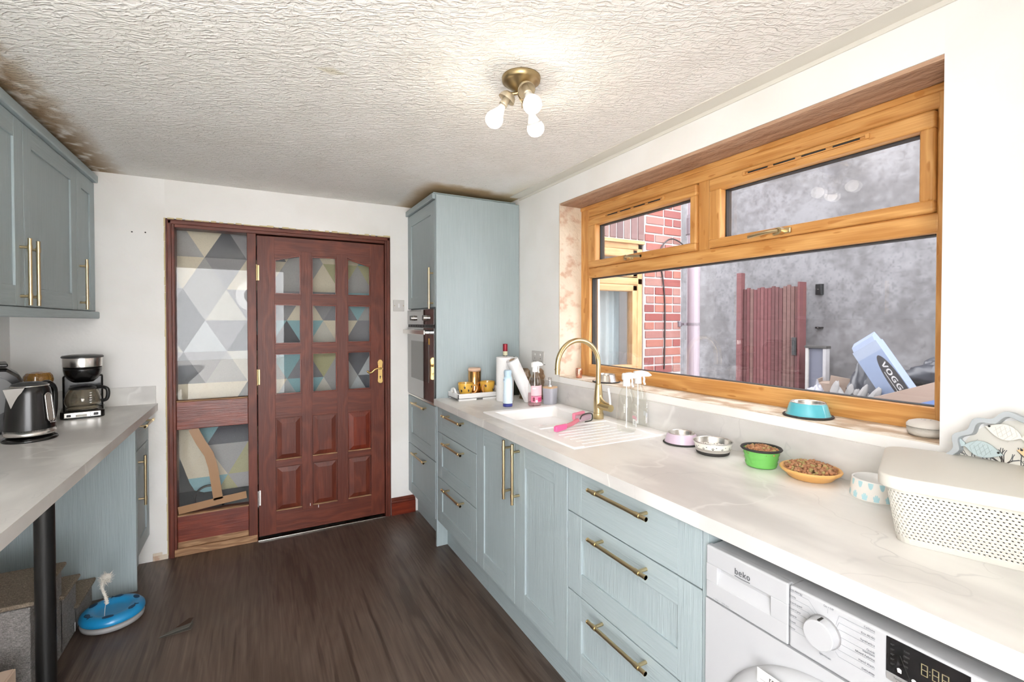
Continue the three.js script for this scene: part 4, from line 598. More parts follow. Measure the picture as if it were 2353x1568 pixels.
{ const t = thing('wine_bottle', 'dark wine bottle with red capsule behind the kitchen rolls', 'bottle', [1.405, WY, -2.69]), g = phy({ rgb: [0.015, 0.02, 0.01], roughness: 0.08, clearcoat: 1 });
  own(t, 'glass', lathe([[0, 0], [0.037, 0], [0.038, 0.01], [0.038, 0.19], [0.034, 0.215], [0.018, 0.24], [0.0145, 0.255], [0.0145, 0.31], [0, 0.31]], 36), g); own(t, 'capsule', lathe([[0.0148, 0.285], [0.0152, 0.285], [0.0155, 0.328], [0.014, 0.331], [0, 0.331]], 28), std({ rgb: [0.30, 0.015, 0.03], roughness: 0.3, metalness: 0.4 })); own(t, 'neck_label', lathe([[0.0149, 0.258], [0.0152, 0.258], [0.0152, 0.284], [0.0149, 0.284]], 28), std({ rgb: [0.75, 0.72, 0.5], roughness: 0.6 })); }
{ const t = thing('dark_bottle', 'short dark bottle with black cap in the corner behind the rolls', 'bottle', [1.485, WY, -2.70]); own(t, 'glass', lathe([[0, 0], [0.035, 0], [0.035, 0.14], [0.028, 0.17], [0.015, 0.195], [0.014, 0.22], [0, 0.22]], 32), phy({ rgb: [0.025, 0.03, 0.02], roughness: 0.08 })); own(t, 'cap', lathe([[0, 0.246], [0.015, 0.245], [0.016, 0.22], [0, 0.22]], 24), M.black); own(t, 'cap_band', lathe([[0.0162, 0.228], [0.0166, 0.228], [0.0166, 0.234], [0.0162, 0.234]], 24), M.steel); }
{ const t = thing('glass_decanter', 'cut glass decanters with brown tint standing behind the leaning roll', 'decanter', [1.455, WY, -2.52]); const p = []; for (let i = 0; i <= 22; i++) p.push([0.036 + 0.004 * Math.cos(i * 1.55) - (i > 18 ? (i - 18) * 0.004 : 0), i * 0.0085]); own(t, 'glass', [lathe([[0, 0], ...p], 12), lathe([[0, 0], ...p], 12).translate(0.07, 0, 0.045)], M.amberClear); own(t, 'base', [lathe([[0, 0], [0.03, 0], [0.03, 0.02], [0, 0.022]], 24), lathe([[0, 0], [0.03, 0], [0.03, 0.02], [0, 0.022]], 24).translate(0.07, 0, 0.045)], std({ rgb: [0.28, 0.2, 0.12], roughness: 0.3 })); }
const rollProf = (h, r) => [[0.019, 0], [r - 0.002, 0], [r, 0.002], [r + 0.0006, h * 0.5], [r, h - 0.002], [r - 0.002, h], [0.019, h], [0.018, h - 0.002], [0.018, 0.002]];
{ const t = thing('kitchen_roll', 'white kitchen roll standing upright beside the tray', 'paper roll', [1.312, WY, -2.515]); own(t, 'paper', lathe(rollProf(0.262, 0.0525), 48), M.paper); own(t, 'core', lathe([[0.0182, 0.001], [0.0182, 0.261], [0.0165, 0.261], [0.0165, 0.001], [0.0182, 0.001]], 32), M.card); }
{ const t = thing('kitchen_roll', 'white kitchen roll tipped over against the upright one', 'paper roll', [1.418, WY + 0.0155, -2.40]); own(t, 'paper', lathe(rollProf(0.268, 0.036), 48), M.paper); own(t, 'core', lathe([[0.0182, 0.001], [0.0182, 0.267], [0.0165, 0.267], [0.0165, 0.001], [0.0182, 0.001]], 32), M.card); t.rotation.z = 0.47; }
const wrapLabel = (r0, r1, y0, y1, a0, a1, m, n = 24) => { const g = new THREE.CylinderGeometry(r1, r0, y1 - y0, n, 1, true, a0, a1 - a0); return g.translate(0, (y0 + y1) / 2, 0); };
{ const t = thing('air_freshener', 'pale blue aerosol can with round white badge and navy base', 'spray can', [1.236, WY, -2.336]), tx = canvasTex(1024, 768, (c, w, h) => { const gr = c.createLinearGradient(0, 0, 0, h); gr.addColorStop(0, '#b9dcf2'); gr.addColorStop(1, '#dcecf8'); c.fillStyle = gr; c.fillRect(0, 0, w, h); c.fillStyle = '#fff'; c.beginPath(); c.ellipse(480, 260, 120, 125, 0, 0, 7); c.fill(); c.fillStyle = '#8f94a8'; c.font = 'bold 58px serif'; c.textAlign = 'center'; c.fillText('Moria', 480, 250); c.font = '34px serif'; c.fillText('aroma', 480, 300); c.strokeStyle = '#2b3a86'; c.lineWidth = 16; c.beginPath(); c.arc(640, 400, 40, 0, 7); c.stroke(); for (let i = 0; i < 5; i++) { c.fillStyle = i % 2 ? '#ffffff' : '#eef3ef'; c.beginPath(); c.ellipse(420 + i * 42, 590 + (i % 2) * 60, 80, 60, i, 0, 7); c.fill(); } c.fillStyle = '#5a7c58'; c.fillRect(360, 500, 26, 14); c.fillRect(560, 690, 30, 14); });
  own(t, 'base', lathe([[0, 0], [0.0255, 0], [0.0265, 0.003], [0.0265, 0.018], [0, 0.018]], 36), std({ rgb: [0.05, 0.06, 0.30], roughness: 0.35 })); own(t, 'can', lathe([[0.0266, 0.018], [0.0266, 0.135], [0.025, 0.15], [0.0205, 0.168], [0, 0.168]], 48), std({ map: tx, roughness: 0.3 })); own(t, 'cap', lathe([[0.0205, 0.166], [0.021, 0.178], [0.0225, 0.188], [0.022, 0.196], [0.018, 0.203], [0, 0.205]], 32), std({ rgb: [0.48, 0.64, 0.76], roughness: 0.35 })); t.rotation.y = 0.75; }
const trigger = (t, mat) => { own(t, 'spray_head', [new RoundedBoxGeometry(0.036, 0.032, 0.024, 3, 0.008).translate(-0.002, 0.232, 0), prism([[0.0, 0.222], [0.0, 0.249], [0.02, 0.25], [0.045, 0.243], [0.062, 0.230], [0.062, 0.226], [0.048, 0.222], [0.02, 0.223]], 0.02, 0.004).translate(0, 0, -0.01), cyl([0, 0.192, 0], [0, 0.222, 0], 0.0165, 0.0150, 28)], mat); own(t, 'trigger', tube([[0.026, 0.224, 0], [0.030, 0.212, 0], [0.029, 0.198, 0], [0.034, 0.186, 0]], 0.0048, 16, 10), mat); };
const sprayBody = [[0, 0], [0.036, 0], [0.0405, 0.006], [0.0415, 0.03], [0.0415, 0.10], [0.039, 0.128], [0.031, 0.158], [0.020, 0.182], [0.0155, 0.192], [0.0155, 0.196]];
const sprayTex = (pink) => canvasTex(512, 512, (c, w, h) => { c.clearRect(0, 0, w, h); c.fillStyle = '#fbfbf8'; for (let i = 0; i < 4; i++) c.fillRect(40, 30 + i * 34, 150 - i * 22, 17); c.beginPath(); c.arc(110, 220, 34, 0, 7); c.fill(); c.fillRect(160, 200, 80, 10); c.fillRect(160, 222, 60, 10); if (pink) { c.fillStyle = '#eab2c0'; c.fillRect(24, 290, 220, 70); } else { c.fillStyle = '#e6eaee'; c.fillRect(24, 270, 250, 110); } c.fillStyle = '#ffffff'; c.fillRect(24, 372, 210, 130); if (pink) { c.fillStyle = '#9a9a9a'; for (let i = 0; i < 14; i++) c.fillRect(90 + i * 9, 400, i % 3 ? 3 : 5, 80); } c.fillStyle = '#fdfdfb'; for (let i = 0; i < 6; i++) { c.beginPath(); c.arc(380, 60 + i * 34, 11, 0, 7); c.fill(); } });
const mkSpray = (label, x, z, ry, pink) => { const t = thing('spray_bottle', label, 'spray bottle', [x, 0.9235, z], 'clear trigger sprays on the drainer'); own(t, 'bottle', lathe(sprayBody, 44), M.clear); own(t, 'dip_tube', cyl([0, 0.012, 0], [0, 0.19, 0], 0.002), M.white); own(t, 'printed_label', wrapLabel(0.0419, 0.0419, 0.018, 0.115, 0, Math.PI, 0).rotateY(0.4), std({ map: sprayTex(pink), transparent: true, alphaTest: 0.4, roughness: 0.4, side: THREE.DoubleSide })); trigger(t, M.whiteGloss); R(t, ry); };
mkSpray('clear trigger spray bottle with barcode label at the front of the drainer', 1.395, -1.548, 0.25 - Math.PI / 2 + 1.2, true);
mkSpray('clear trigger spray bottle standing behind, close to the upstand', 1.497, -1.588, -0.35, false);
{ const t = thing('pink_spray_bottle', 'clear trigger spray bottle with pink label and a little pink cleaner', 'spray bottle', [1.372, WY, -2.270]); own(t, 'bottle', lathe(sprayBody.map(([r, y]) => [r * 0.92, y]), 44), M.clear); own(t, 'liquid', lathe([[0, 0.004], [0.034, 0.004], [0.0372, 0.01], [0.0372, 0.075], [0, 0.075]], 36), M.pinkClear); own(t, 'dip_tube', cyl([0, 0.08, 0], [0, 0.19, 0], 0.002), M.white);
  own(t, 'printed_label', wrapLabel(0.0388, 0.0388, 0.016, 0.118, -1.3, 1.3, 0), std({ roughness: 0.4, side: THREE.DoubleSide, transparent: true, alphaTest: 0.4, map: canvasTex(512, 512, (c, w, h) => { c.clearRect(0, 0, w, h); c.fillStyle = '#f0c4cc'; c.fillRect(0, 0, w, 280); c.fillStyle = '#e889a6'; c.fillRect(0, 290, w, 170); c.fillStyle = '#c93a70'; c.fillRect(200, 330, 250, 110); c.fillStyle = '#7a2a40'; c.fillRect(20, 280, 180, 14); c.fillRect(50, 320, 60, 110); c.fillStyle = '#fff'; c.font = 'bold 60px sans-serif'; c.fillText('eco', 40, 90); for (let i = 0; i < 5; i++) { c.beginPath(); c.arc(400, 60 + i * 46, 15, 0, 7); c.fill(); } c.beginPath(); c.arc(160, 430, 34, 0, 7); c.fill(); }) }));
  trigger(t, M.whiteGloss); R(t, 0.3 - Math.PI / 2 + 1.5); }
{ const t = thing('soap_dispenser', 'grey square soap dispenser with bamboo lid and chrome pump', 'soap dispenser', [1.486, WY, -2.288]); const w = 0.068, g = new THREE.ExtrudeGeometry(new THREE.Shape(rrect(w, w, 0.014, 6).map((p) => new THREE.Vector2(...p))), { depth: 0.088, bevelEnabled: true, bevelSize: 0.002, bevelThickness: 0.002, bevelSegments: 2, steps: 4 }); g.rotateX(-Math.PI / 2); const p = g.attributes.position; for (let i = 0; i < p.count; i++) { const k = 0.88 + 0.12 * p.getY(i) / 0.088; p.setX(i, p.getX(i) * k); p.setZ(i, p.getZ(i) * k); } g.computeVertexNormals();
  own(t, 'body', toCreasedNormals(g.translate(0, 0.002, 0), 0.6), std({ rgb: [0.46, 0.47, 0.53], roughness: 0.5 })); const l = new THREE.ExtrudeGeometry(new THREE.Shape(rrect(w + 0.002, w + 0.002, 0.014, 6).map((q) => new THREE.Vector2(...q))), { depth: 0.008, bevelEnabled: false }).rotateX(-Math.PI / 2).translate(0, 0.092, 0); own(t, 'lid', l, std({ rgb: [0.62, 0.43, 0.26], roughness: 0.55 })); own(t, 'pump', [cyl([0, 0.1, 0], [0, 0.108, 0], 0.014, 0.012, 24), cyl([0, 0.108, 0], [0, 0.14, 0], 0.0045, 0.0045, 16), cyl([0, 0.138, 0], [0, 0.152, 0], 0.010, 0.012, 24), tube([[0, 0.145, 0], [-0.02, 0.147, 0.01], [-0.036, 0.143, 0.018], [-0.04, 0.134, 0.02]], 0.0036, 16, 10)], M.chrome); t.rotation.y = 0.45; }
{ // washing-up brush
  const t = thing('dish_brush', 'pink handled washing-up brush lying across the sink edge', 'brush', [1.10, 0.934, -1.655]), L = 0.26, pink = phy({ rgb: [0.85, 0.28, 0.36], roughness: 0.2, transmission: 0.35, thickness: 0 });
  own(t, 'grip', prism([[0, -0.011], [0.012, -0.014], [0.075, -0.012], [0.08, 0.010], [0.012, 0.013], [0, 0.010]], 0.016, 0.004).translate(0, 0.004, -0.008), std({ rgb: [0.86, 0.14, 0.34], roughness: 0.4 }));
  own(t, 'handle', tube([[0.075, 0.003, 0], [0.12, 0.007, 0], [0.165, 0.016, 0], [0.20, 0.022, 0]], 0.0095, 30, 14), pink); own(t, 'soap_window', bx(0.165, 0.255, 0.008, 0.036, -0.016, 0.016, 0.008, 'x', 3), phy({ rgb: [0.62, 0.45, 0.52], roughness: 0.2, transmission: 0.3, thickness: 0 })); own(t, 'trim', tube([[0.16, 0.024, 0.017], [0.172, 0.037, 0.017], [0.245, 0.038, 0.017], [0.258, 0.028, 0.017], [0.255, 0.008, 0.017], [0.2, 0.006, 0.017]], 0.0028, 40, 8), M.rubber); own(t, 'scrubber', [bx(0.165, 0.25, 0.012, 0.044, -0.032, -0.015, 0.006, 'x', 2)], std({ rgb: [0.80, 0.26, 0.36], roughness: 0.9 }));
  t.position.set(1.10, 0.936, -1.655); t.rotation.set(0, 0.335, 0.0, 'YXZ'); }
// ---------- pet bowls ----------
const bowl = (name, label, cat, x, y, z, parts) => { const t = thing(name, label, cat, [x, y, z]); for (const [n, p, m, l] of parts) own(t, n, Array.isArray(p[0]) ? lathe(p, 56) : p, m, l); return t; };
const steelIn = (ro, ri, h, d) => [[ro, h - 0.001], [ro + 0.0012, h], [ro - 0.001, h + 0.0015], [ri, h - 0.002], [ri - 0.004, d + 0.006], [ri - 0.014, d], [0, d]];
const lilac = phy({ rgb: [0.70, 0.56, 0.68], roughness: 0.3, clearcoat: 0.5 }), aqua = phy({ rgb: [0.10, 0.50, 0.60], roughness: 0.25, clearcoat: 0.8, clearcoatRoughness: 0.08 });
bowl('pet_bowl', 'lilac flared pet bowl with steel inside, nearest the sink', 'pet bowl', 1.455, WY, -1.303, [['shell', [[0.064, 0.005], [0.061, 0.012], [0.054, 0.036], [0.050, 0.040]], lilac], ['steel_liner', steelIn(0.0505, 0.046, 0.041, 0.012), M.steel], ['rubber_ring', [[0, 0], [0.066, 0], [0.069, 0.003], [0.066, 0.007], [0.06, 0.006]], M.rubber]]);
{ const tx = canvasTex(2048, 192, (c, w, h) => { c.fillStyle = '#efece3'; c.fillRect(0, 0, w, h); c.fillStyle = '#1e1e1e'; const paw = (x, y, s) => { c.beginPath(); c.ellipse(x, y + s * 0.35, s * 0.42, s * 0.36, 0, 0, 7); c.fill(); for (const [a, b] of [[-0.55, -0.1], [-0.2, -0.5], [0.2, -0.5], [0.55, -0.1]]) { c.beginPath(); c.ellipse(x + a * s, y + b * s, s * 0.17, s * 0.24, 0, 0, 7); c.fill(); } }; for (let i = 0; i < 12; i++) { paw(60 + i * 170, 88 + (i % 2) * 14, 34); c.beginPath(); c.arc(120 + i * 170, 60, 9, 0, 7); c.fill(); paw(138 + i * 170, 128, 17); c.beginPath(); c.arc(20 + i * 170, 140, 8, 0, 7); c.fill(); } });
  bowl('pet_bowl', 'cream pet bowl with black paw prints between lilac and green bowls', 'pet bowl', 1.443, WY, -1.150, [['shell', [[0.0575, 0.012], [0.061, 0.026], [0.0655, 0.0425]], std({ map: tx, roughness: 0.35 })], ['steel_liner', steelIn(0.0665, 0.063, 0.0445, 0.008), M.steel], ['rubber_base', [[0, 0], [0.052, 0], [0.055, 0.002], [0.0578, 0.0122], [0.05, 0.0122]], M.rubber]]); }
bowl('pet_bowl', 'green folding pet bowl with dark rim, full of kibble', 'pet bowl', 1.452, WY, -0.970, [['shell', [[0, 0.001], [0.043, 0.001], [0.0455, 0.004], [0.0485, 0.014], [0.046, 0.017], [0.0505, 0.029], [0.0485, 0.032], [0.0535, 0.044], [0.0515, 0.047], [0.0555, 0.057], [0.053, 0.057], [0.040, 0.012], [0, 0.010]], phy({ rgb: [0.18, 0.55, 0.12], roughness: 0.4 })], ['rim', [[0.054, 0.056], [0.0595, 0.0555], [0.0625, 0.059], [0.060, 0.063], [0.0545, 0.062], [0.0525, 0.057]], M.rubber]]);
bowl('food_dish', 'wide orange plastic dish heaped with kibble', 'dish', 1.472, WY, -0.825, [['dish', [[0, 0.001], [0.052, 0.0], [0.058, 0.003], [0.067, 0.013], [0.073, 0.018], [0.079, 0.022], [0.0825, 0.028], [0.080, 0.032], [0.074, 0.030], [0.064, 0.019], [0.05, 0.012], [0, 0.011]], phy({ rgb: [0.80, 0.45, 0.15], roughness: 0.4 })]]);
{ const kg = []; const tints = [[0.36, 0.17, 0.085], [0.44, 0.23, 0.12], [0.32, 0.15, 0.07], [0.50, 0.24, 0.12], [0.38, 0.30, 0.12]]; const kib = new THREE.SphereGeometry(0.0056, 9, 7).scale(1, 0.72, 1);
  const heap = (name, label, x, y, z, rad, dome, n) => { const im = new THREE.InstancedMesh(kib, std({ rgb: [1, 1, 1], roughness: 0.85 }), n), m = new THREE.Matrix4(), q = new THREE.Quaternion(), col = new THREE.Color(); for (let i = 0; i < n; i++) { const r = rad * Math.sqrt((i + 0.5) / n) , a = i * 2.39996 + rr(-0.2, 0.2), lay = i % 3; q.setFromEuler(new THREE.Euler(rr(-1, 1), rr(0, 6), rr(-1, 1))); const s = rr(0.8, 1.2); m.compose(V(r * Math.cos(a), dome * (1 - (r / rad) ** 2) - lay * 0.005 + rr(-0.001, 0.0025), r * Math.sin(a)), q, V(s, s, s)); im.setMatrixAt(i, m); const c = tints[Math.floor(Math.pow(rnd(), 1.3) * 4.99)]; im.setColorAt(i, col.setRGB(...c)); } im.name = name; im.position.set(x, y, z); im.userData = { label, category: 'pet food', kind: 'stuff' }; im.castShadow = im.receiveShadow = true; scene.add(im); };
  heap('kibble', 'brown kibble filling the green folding bowl', 1.452, WY + 0.053, -0.970, 0.048, 0.010, 330); heap('kibble_heap', 'brown and orange kibble heaped on the wide orange dish', 1.472, WY + 0.030, -0.825, 0.066, 0.016, 560); }
{ const tx = canvasTex(2048, 256, (c, w, h) => { c.fillStyle = '#f3f1ec'; c.fillRect(0, 0, w, h); c.fillStyle = '#b9e2ea'; for (let i = 0; i < 14; i++) for (const k of [0, 1]) { const x = i * 146 + k * 73, y = k ? 180 : 80; c.beginPath(); c.arc(x, y, 34, 0, 7); c.fill(); for (let j = 0; j < 4; j++) { c.beginPath(); c.arc(x - 30 + j * 20, y - 38 + Math.abs(j - 1.5) * 8, 9, 0, 7); c.fill(); } } });
  bowl('pet_bowl', 'white ceramic pet bowl with pale blue paw spots beside the basket', 'pet bowl', 1.466, WY, -0.650, [['shell', [[0.0575, 0.0], [0.0585, 0.004], [0.0545, 0.046], [0.0535, 0.050]], std({ map: tx, roughness: 0.25 })], ['inside', [[0.0535, 0.050], [0.051, 0.0515], [0.0485, 0.049], [0.045, 0.016], [0, 0.012]], M.whiteGloss], ['foot', [[0, 0], [0.0575, 0]], M.white]]); }
const SY = WY0 + 0.0045;
bowl('pet_bowl', 'turquoise flared pet bowl with chipped rim on the window sill', 'pet bowl', 1.628, SY, -0.922, [['shell', [[0.068, 0.005], [0.064, 0.012], [0.055, 0.042], [0.0515, 0.046]], aqua], ['steel_liner', steelIn(0.052, 0.047, 0.047, 0.012), M.steel], ['rubber_ring', [[0, 0], [0.072, 0], [0.075, 0.003], [0.072, 0.007], [0.064, 0.006]], M.rubber]]);
bowl('pet_bowl', 'upturned-looking plain steel pet bowl on the sill behind the tap', 'pet bowl', 1.622, SY, -1.955, [['shell', [[0.068, 0.005], [0.062, 0.011], [0.050, 0.036], [0.046, 0.040]], M.steel], ['steel_liner', steelIn(0.0465, 0.042, 0.041, 0.01), M.steel], ['rubber_ring', [[0, 0], [0.070, 0], [0.073, 0.003], [0.070, 0.006], [0.062, 0.006]], M.rubber]]);
{ const t = thing('trinket_pot', 'round grey lidded trinket pot with star on the sill end', 'pot', [1.640, SY, -0.607]); const m = std({ rgb: [0.56, 0.53, 0.48], roughness: 0.8, bumpMap: M.sill.bumpMap, bumpScale: 0.001 }); own(t, 'pot', lathe([[0, 0], [0.036, 0], [0.042, 0.006], [0.044, 0.024], [0, 0.024]], 48), m); own(t, 'lid', lathe([[0.0443, 0.0255], [0.0443, 0.031], [0.039, 0.038], [0.025, 0.043], [0, 0.045]], 48), std({ rgb: [0.66, 0.63, 0.58], roughness: 0.8 })); const sp = []; for (let i = 0; i <= 10; i++) { const a = i / 10 * 2 * Math.PI, r = i % 2 ? 0.010 : 0.024; sp.push([r * Math.cos(a), 0.0445 - r * r * 6, r * Math.sin(a)]); } const sg = []; for (let i = 0; i < 10; i++) sg.push(cyl(sp[i], sp[i + 1], 0.0009, 0.0009, 6)); own(t, 'star', sg, M.grey); }
{ const t = thing('copper_cup', 'small brushed copper tumbler at the far end of the sill', 'cup', [1.600, SY, -2.165]); own(t, 'cup', lathe([[0, 0], [0.0155, 0], [0.0175, 0.008], [0.0195, 0.03], [0.0185, 0.05], [0.017, 0.055], [0.0155, 0.055], [0.0165, 0.03], [0.014, 0.006], [0, 0.005]], 36), M.copper); }
// ---------- basket and tray by the near end ----------
{ // perforated basket: real holes through a double skin
  const A = 0.30, B = 0.40, yaw = 0.36, t = thing('storage_basket', 'lidded cream plastic basket with woven style holes', 'basket', [1.395, WY, -0.375]), hgt = 0.128, th = 0.0022;
  const per = rrect(1, 1, 0.5).length, path = []; { const r = 0.035, n = 8, seg = []; const o = rrect(A, B, r, n); for (let i = 0; i < o.length; i++) { const a = o[i], b = o[(i + 1) % o.length], L = Math.hypot(b[0] - a[0], b[1] - a[1]), k = Math.max(1, Math.round(L / 0.004)); for (let j = 0; j < k; j++) seg.push([a[0] + (b[0] - a[0]) * j / k, a[1] + (b[1] - a[1]) * j / k]); } path.push(...seg); }
  let len = 0; const cum = [0]; for (let i = 0; i < path.length; i++) { const a = path[i], b = path[(i + 1) % path.length]; len += Math.hypot(b[0] - a[0], b[1] - a[1]); cum.push(len); }
  const at = (s) => { s = ((s % len) + len) % len; let lo = 0, hi = path.length; while (hi - lo > 1) { const m = (lo + hi) >> 1; if (cum[m] <= s) lo = m; else hi = m; } const a = path[lo], b = path[(lo + 1) % path.length], k = (s - cum[lo]) / (cum[lo + 1] - cum[lo]); const x = a[0] + (b[0] - a[0]) * k, z = a[1] + (b[1] - a[1]) * k, dx = b[0] - a[0], dz = b[1] - a[1], l = Math.hypot(dx, dz); return [x, z, dz / l, -dx / l]; };
  const P3 = (s, y, off) => { const [x, z, nx, nz] = at(s), f = 0.90 + 0.10 * y / hgt; return [x * f + nx * off, y, z * f + nz * off]; };
  const q = [], N = Math.round(len / 0.0082), rows = 15, y0 = 0.012, y1 = 0.112, dy = (y1 - y0) / rows, ds = len / N;
  const quad = (a, b, c, d) => q.push(...a, ...b, ...c, ...a, ...c, ...d);
  // openings for the carrying handles on the two short ends
  const sOf = (x, z) => { let best = 0, bd = 9; for (let i = 0; i < path.length; i++) { const d = Math.hypot(path[i][0] - x, path[i][1] - z); if (d < bd) { bd = d; best = cum[i]; } } return best; };
  const hs = [sOf(0, B / 2), sOf(0, -B / 2)], isH = (s, y) => y > 0.082 && y < 0.108 && hs.some((h) => { let d = Math.abs(s - h); d = Math.min(d, len - d); return d < 0.042; });
  for (let r = 0; r < rows; r++) for (let i = 0; i < N; i++) {
    const off = (r % 2) * ds / 2, s0 = i * ds + off, s1 = s0 + ds, yb = y0 + r * dy, yt = yb + dy, sm = (s0 + s1) / 2, ym = (yb + yt) / 2;
    if (isH(sm, ym)) continue;
    const hw = ds * 0.20, hh = dy * 0.21, C = [[s0, yb], [s1, yb], [s1, yt], [s0, yt]], D = [[sm - hw, ym - hh], [sm + hw, ym - hh * 0.6], [sm + hw, ym + hh], [sm - hw, ym + hh * 0.6]];
    const bulge = 0.0009, o = (p, k) => P3(p[0], p[1], k), outC = C.map((p) => o(p, bulge)), outD = D.map((p) => o(p, 0)), inD = D.map((p) => o(p, -th));
    for (let k = 0; k < 4; k++) { const n = (k + 1) % 4; quad(outC[n], outC[k], outD[k], outD[n]); quad(outD[n], outD[k], inD[k], inD[n]); }
  }
  const band = (ya, yb, o1, step = 140) => { for (let i = 0; i < step; i++) { const a = i / step * len, b = (i + 1) / step * len; quad(P3(b, ya, o1), P3(a, ya, o1), P3(a, yb, o1), P3(b, yb, o1)); } };
  band(0.001, y0, 0.001); band(y1, hgt, 0.001);
  const g = new THREE.BufferGeometry(); g.setAttribute('position', new THREE.BufferAttribute(new Float32Array(q), 3)); g.computeVertexNormals();
  const two = std({ rgb: [0.66, 0.64, 0.585], roughness: 0.45, side: THREE.DoubleSide });
  own(t, 'basket_wall', g, two); own(t, 'basket_floor', new THREE.ExtrudeGeometry(new THREE.Shape(rrect(A * 0.9, B * 0.9, 0.032, 6).map((p) => new THREE.Vector2(...p))), { depth: 0.004, bevelEnabled: false }).rotateX(-Math.PI / 2), two);
  for (const h of hs) { const rim = []; for (const [a, b] of [[-0.042, 0.082], [0.042, 0.082], [0.042, 0.109], [-0.042, 0.109]]) rim.push(P3(h + a, b, 0.001)); own(t, 'handle_rim', tube(rim, 0.003, 60, 8, true), two); }
  const lid = new THREE.ExtrudeGeometry(new THREE.Shape(rrect(A + 0.026, B + 0.026, 0.045, 8).map((p) => new THREE.Vector2(...p))), { depth: 0.020, bevelEnabled: true, bevelThickness: 0.004, bevelSize: 0.004, bevelOffset: -0.004, bevelSegments: 3 }); lid.rotateX(-Math.PI / 2).translate(0, 0.122, 0);
  own(t, 'lid', toCreasedNormals(lid, 0.7), M.plastic);
  own(t, 'added_dark_core', bx(-A * 0.40, A * 0.40, 0.006, 0.078, -B * 0.40, B * 0.40, 0.01), std({ rgb: [0.05, 0.035, 0.025], roughness: 0.9 }));  // dark block added inside to give the holes their shade
  t.rotation.y = yaw; }
{ // scalloped tray leaning on the wall
  const t = thing('scalloped_tray', 'round grey edged tray with coral print and three fish leaning on the wall', 'tray', [1.50, WY + 0.001, -0.365]), Rr = 0.128, n = 180, scal = (k) => Array.from({ length: n }, (_, i) => { const a = i / n * 2 * Math.PI, r = Rr * k + 0.006 * Math.cos(a * 14); return [r * Math.cos(a), r * Math.sin(a) + Rr + 0.004]; });
  const rimG = prism(scal(1), 0.03, 0.001, [scal(0.90).reverse()]);
  own(t, 'rim', rimG, std({ rgb: [0.44, 0.48, 0.51], roughness: 0.5 }));
  own(t, 'back_board', prism(scal(0.93), 0.004), M.white);
  const tx = canvasTex(1024, 1024, (c, w, h) => { c.fillStyle = '#d9d7d0'; c.fillRect(0, 0, w, h); const rs = (() => { let s = 5; return () => { s = (s * 1664525 + 1013904223) >>> 0; return s / 4294967296; }; })(); c.lineCap = 'round'; for (const [x, y, L, a, wd] of [[520, 980, 220, -1.57, 20], [330, 960, 210, -1.8, 18], [720, 970, 210, -1.3, 18], [180, 760, 100, -2.3, 14], [860, 800, 100, -0.9, 14]]) { const grow = (x0, y0, l, an, wd2, d) => { const x1 = x0 + Math.cos(an) * l, y1 = y0 + Math.sin(an) * l; for (const o of [-1, 1]) { c.strokeStyle = y0 < 480 || x0 < 300 ? '#55585a' : '#3a3330'; c.lineWidth = Math.max(5, wd2 * 0.7); c.beginPath(); c.moveTo(x0 + o * wd2, y0); c.quadraticCurveTo((x0 + x1) / 2 + o * wd2 + (rs() - 0.5) * 30, (y0 + y1) / 2, x1 + o * wd2 * 0.8, y1); c.stroke(); } if (d > 0) { grow(x1, y1, l * 0.8, an - 0.25 - rs() * 0.4, wd2 * 0.85, d - 1); grow(x1, y1, l * 0.75, an + 0.2 + rs() * 0.45, wd2 * 0.85, d - 1); } }; grow(x, y, L, a, wd, 4); } c.globalCompositeOperation = 'lighten'; });
  own(t, 'coral_print', new THREE.CircleGeometry(Rr * 0.89, 64).translate(0, Rr + 0.004, 0.0046), std({ map: tx, roughness: 0.55 }));
  const fish = (x, y, s, dir, rgb, rot) => { const o = []; for (let i = 0; i <= 16; i++) { const k = i / 16; o.push([-0.034 + 0.068 * k, 0.019 * Math.sin(Math.PI * Math.pow(k, 0.85))]); } for (let i = 16; i >= 1; i--) { const k = i / 16; o.push([-0.034 + 0.068 * k, -0.019 * Math.sin(Math.PI * Math.pow(k, 0.85))]); } o.push([-0.034, -0.004], [-0.052, -0.016], [-0.048, 0], [-0.052, 0.016], [-0.034, 0.004]); const g = prism(o.map(([a, b]) => [a * s * dir, b * s]), 0.006, 0.001), ln = []; for (let i = 0; i < 5; i++) { ln.push(bx(-0.022 + i * 0.008, -0.0214 + i * 0.008, -0.012, 0.012, 0.0062, 0.0066, 0).rotateZ(0.5), bx(-0.022 + i * 0.008, -0.0214 + i * 0.008, -0.012, 0.012, 0.0062, 0.0066, 0).rotateZ(-0.5)); } const q = [g, ...(dir < 0 ? ln.map((k) => k.rotateY(Math.PI).translate(0, 0, 0.0128)) : ln)]; const m = merge([g]); m.rotateZ(rot).translate(x, y, 0.012); const f = own(t, 'fish', m, std({ rgb, roughness: 0.7 })); own(f, 'scales', merge(ln).rotateZ(rot).translate(x, y, 0.012), std({ rgb: rgb.map((v) => v * 0.75), roughness: 0.8 })); own(f, 'eye', cyl([0.026 * s * dir, 0.003, 0.005], [0.026 * s * dir, 0.003, 0.0068], 0.0024, 0.0024, 12).rotateZ(rot).translate(x, y, 0.012), M.black); };
  fish(-0.036, 0.215, 0.95, -1, [0.80, 0.78, 0.73], -0.22); fish(-0.067, 0.166, 1.0, 1, [0.48, 0.58, 0.60], -0.15); fish(0.022, 0.174, 1.0, -1, [0.80, 0.56, 0.33], -0.12);
  t.rotation.set(-0.14, -Math.PI / 2, 0, 'YXZ'); t.position.set(1.508, WY + 0.002, -0.385); }
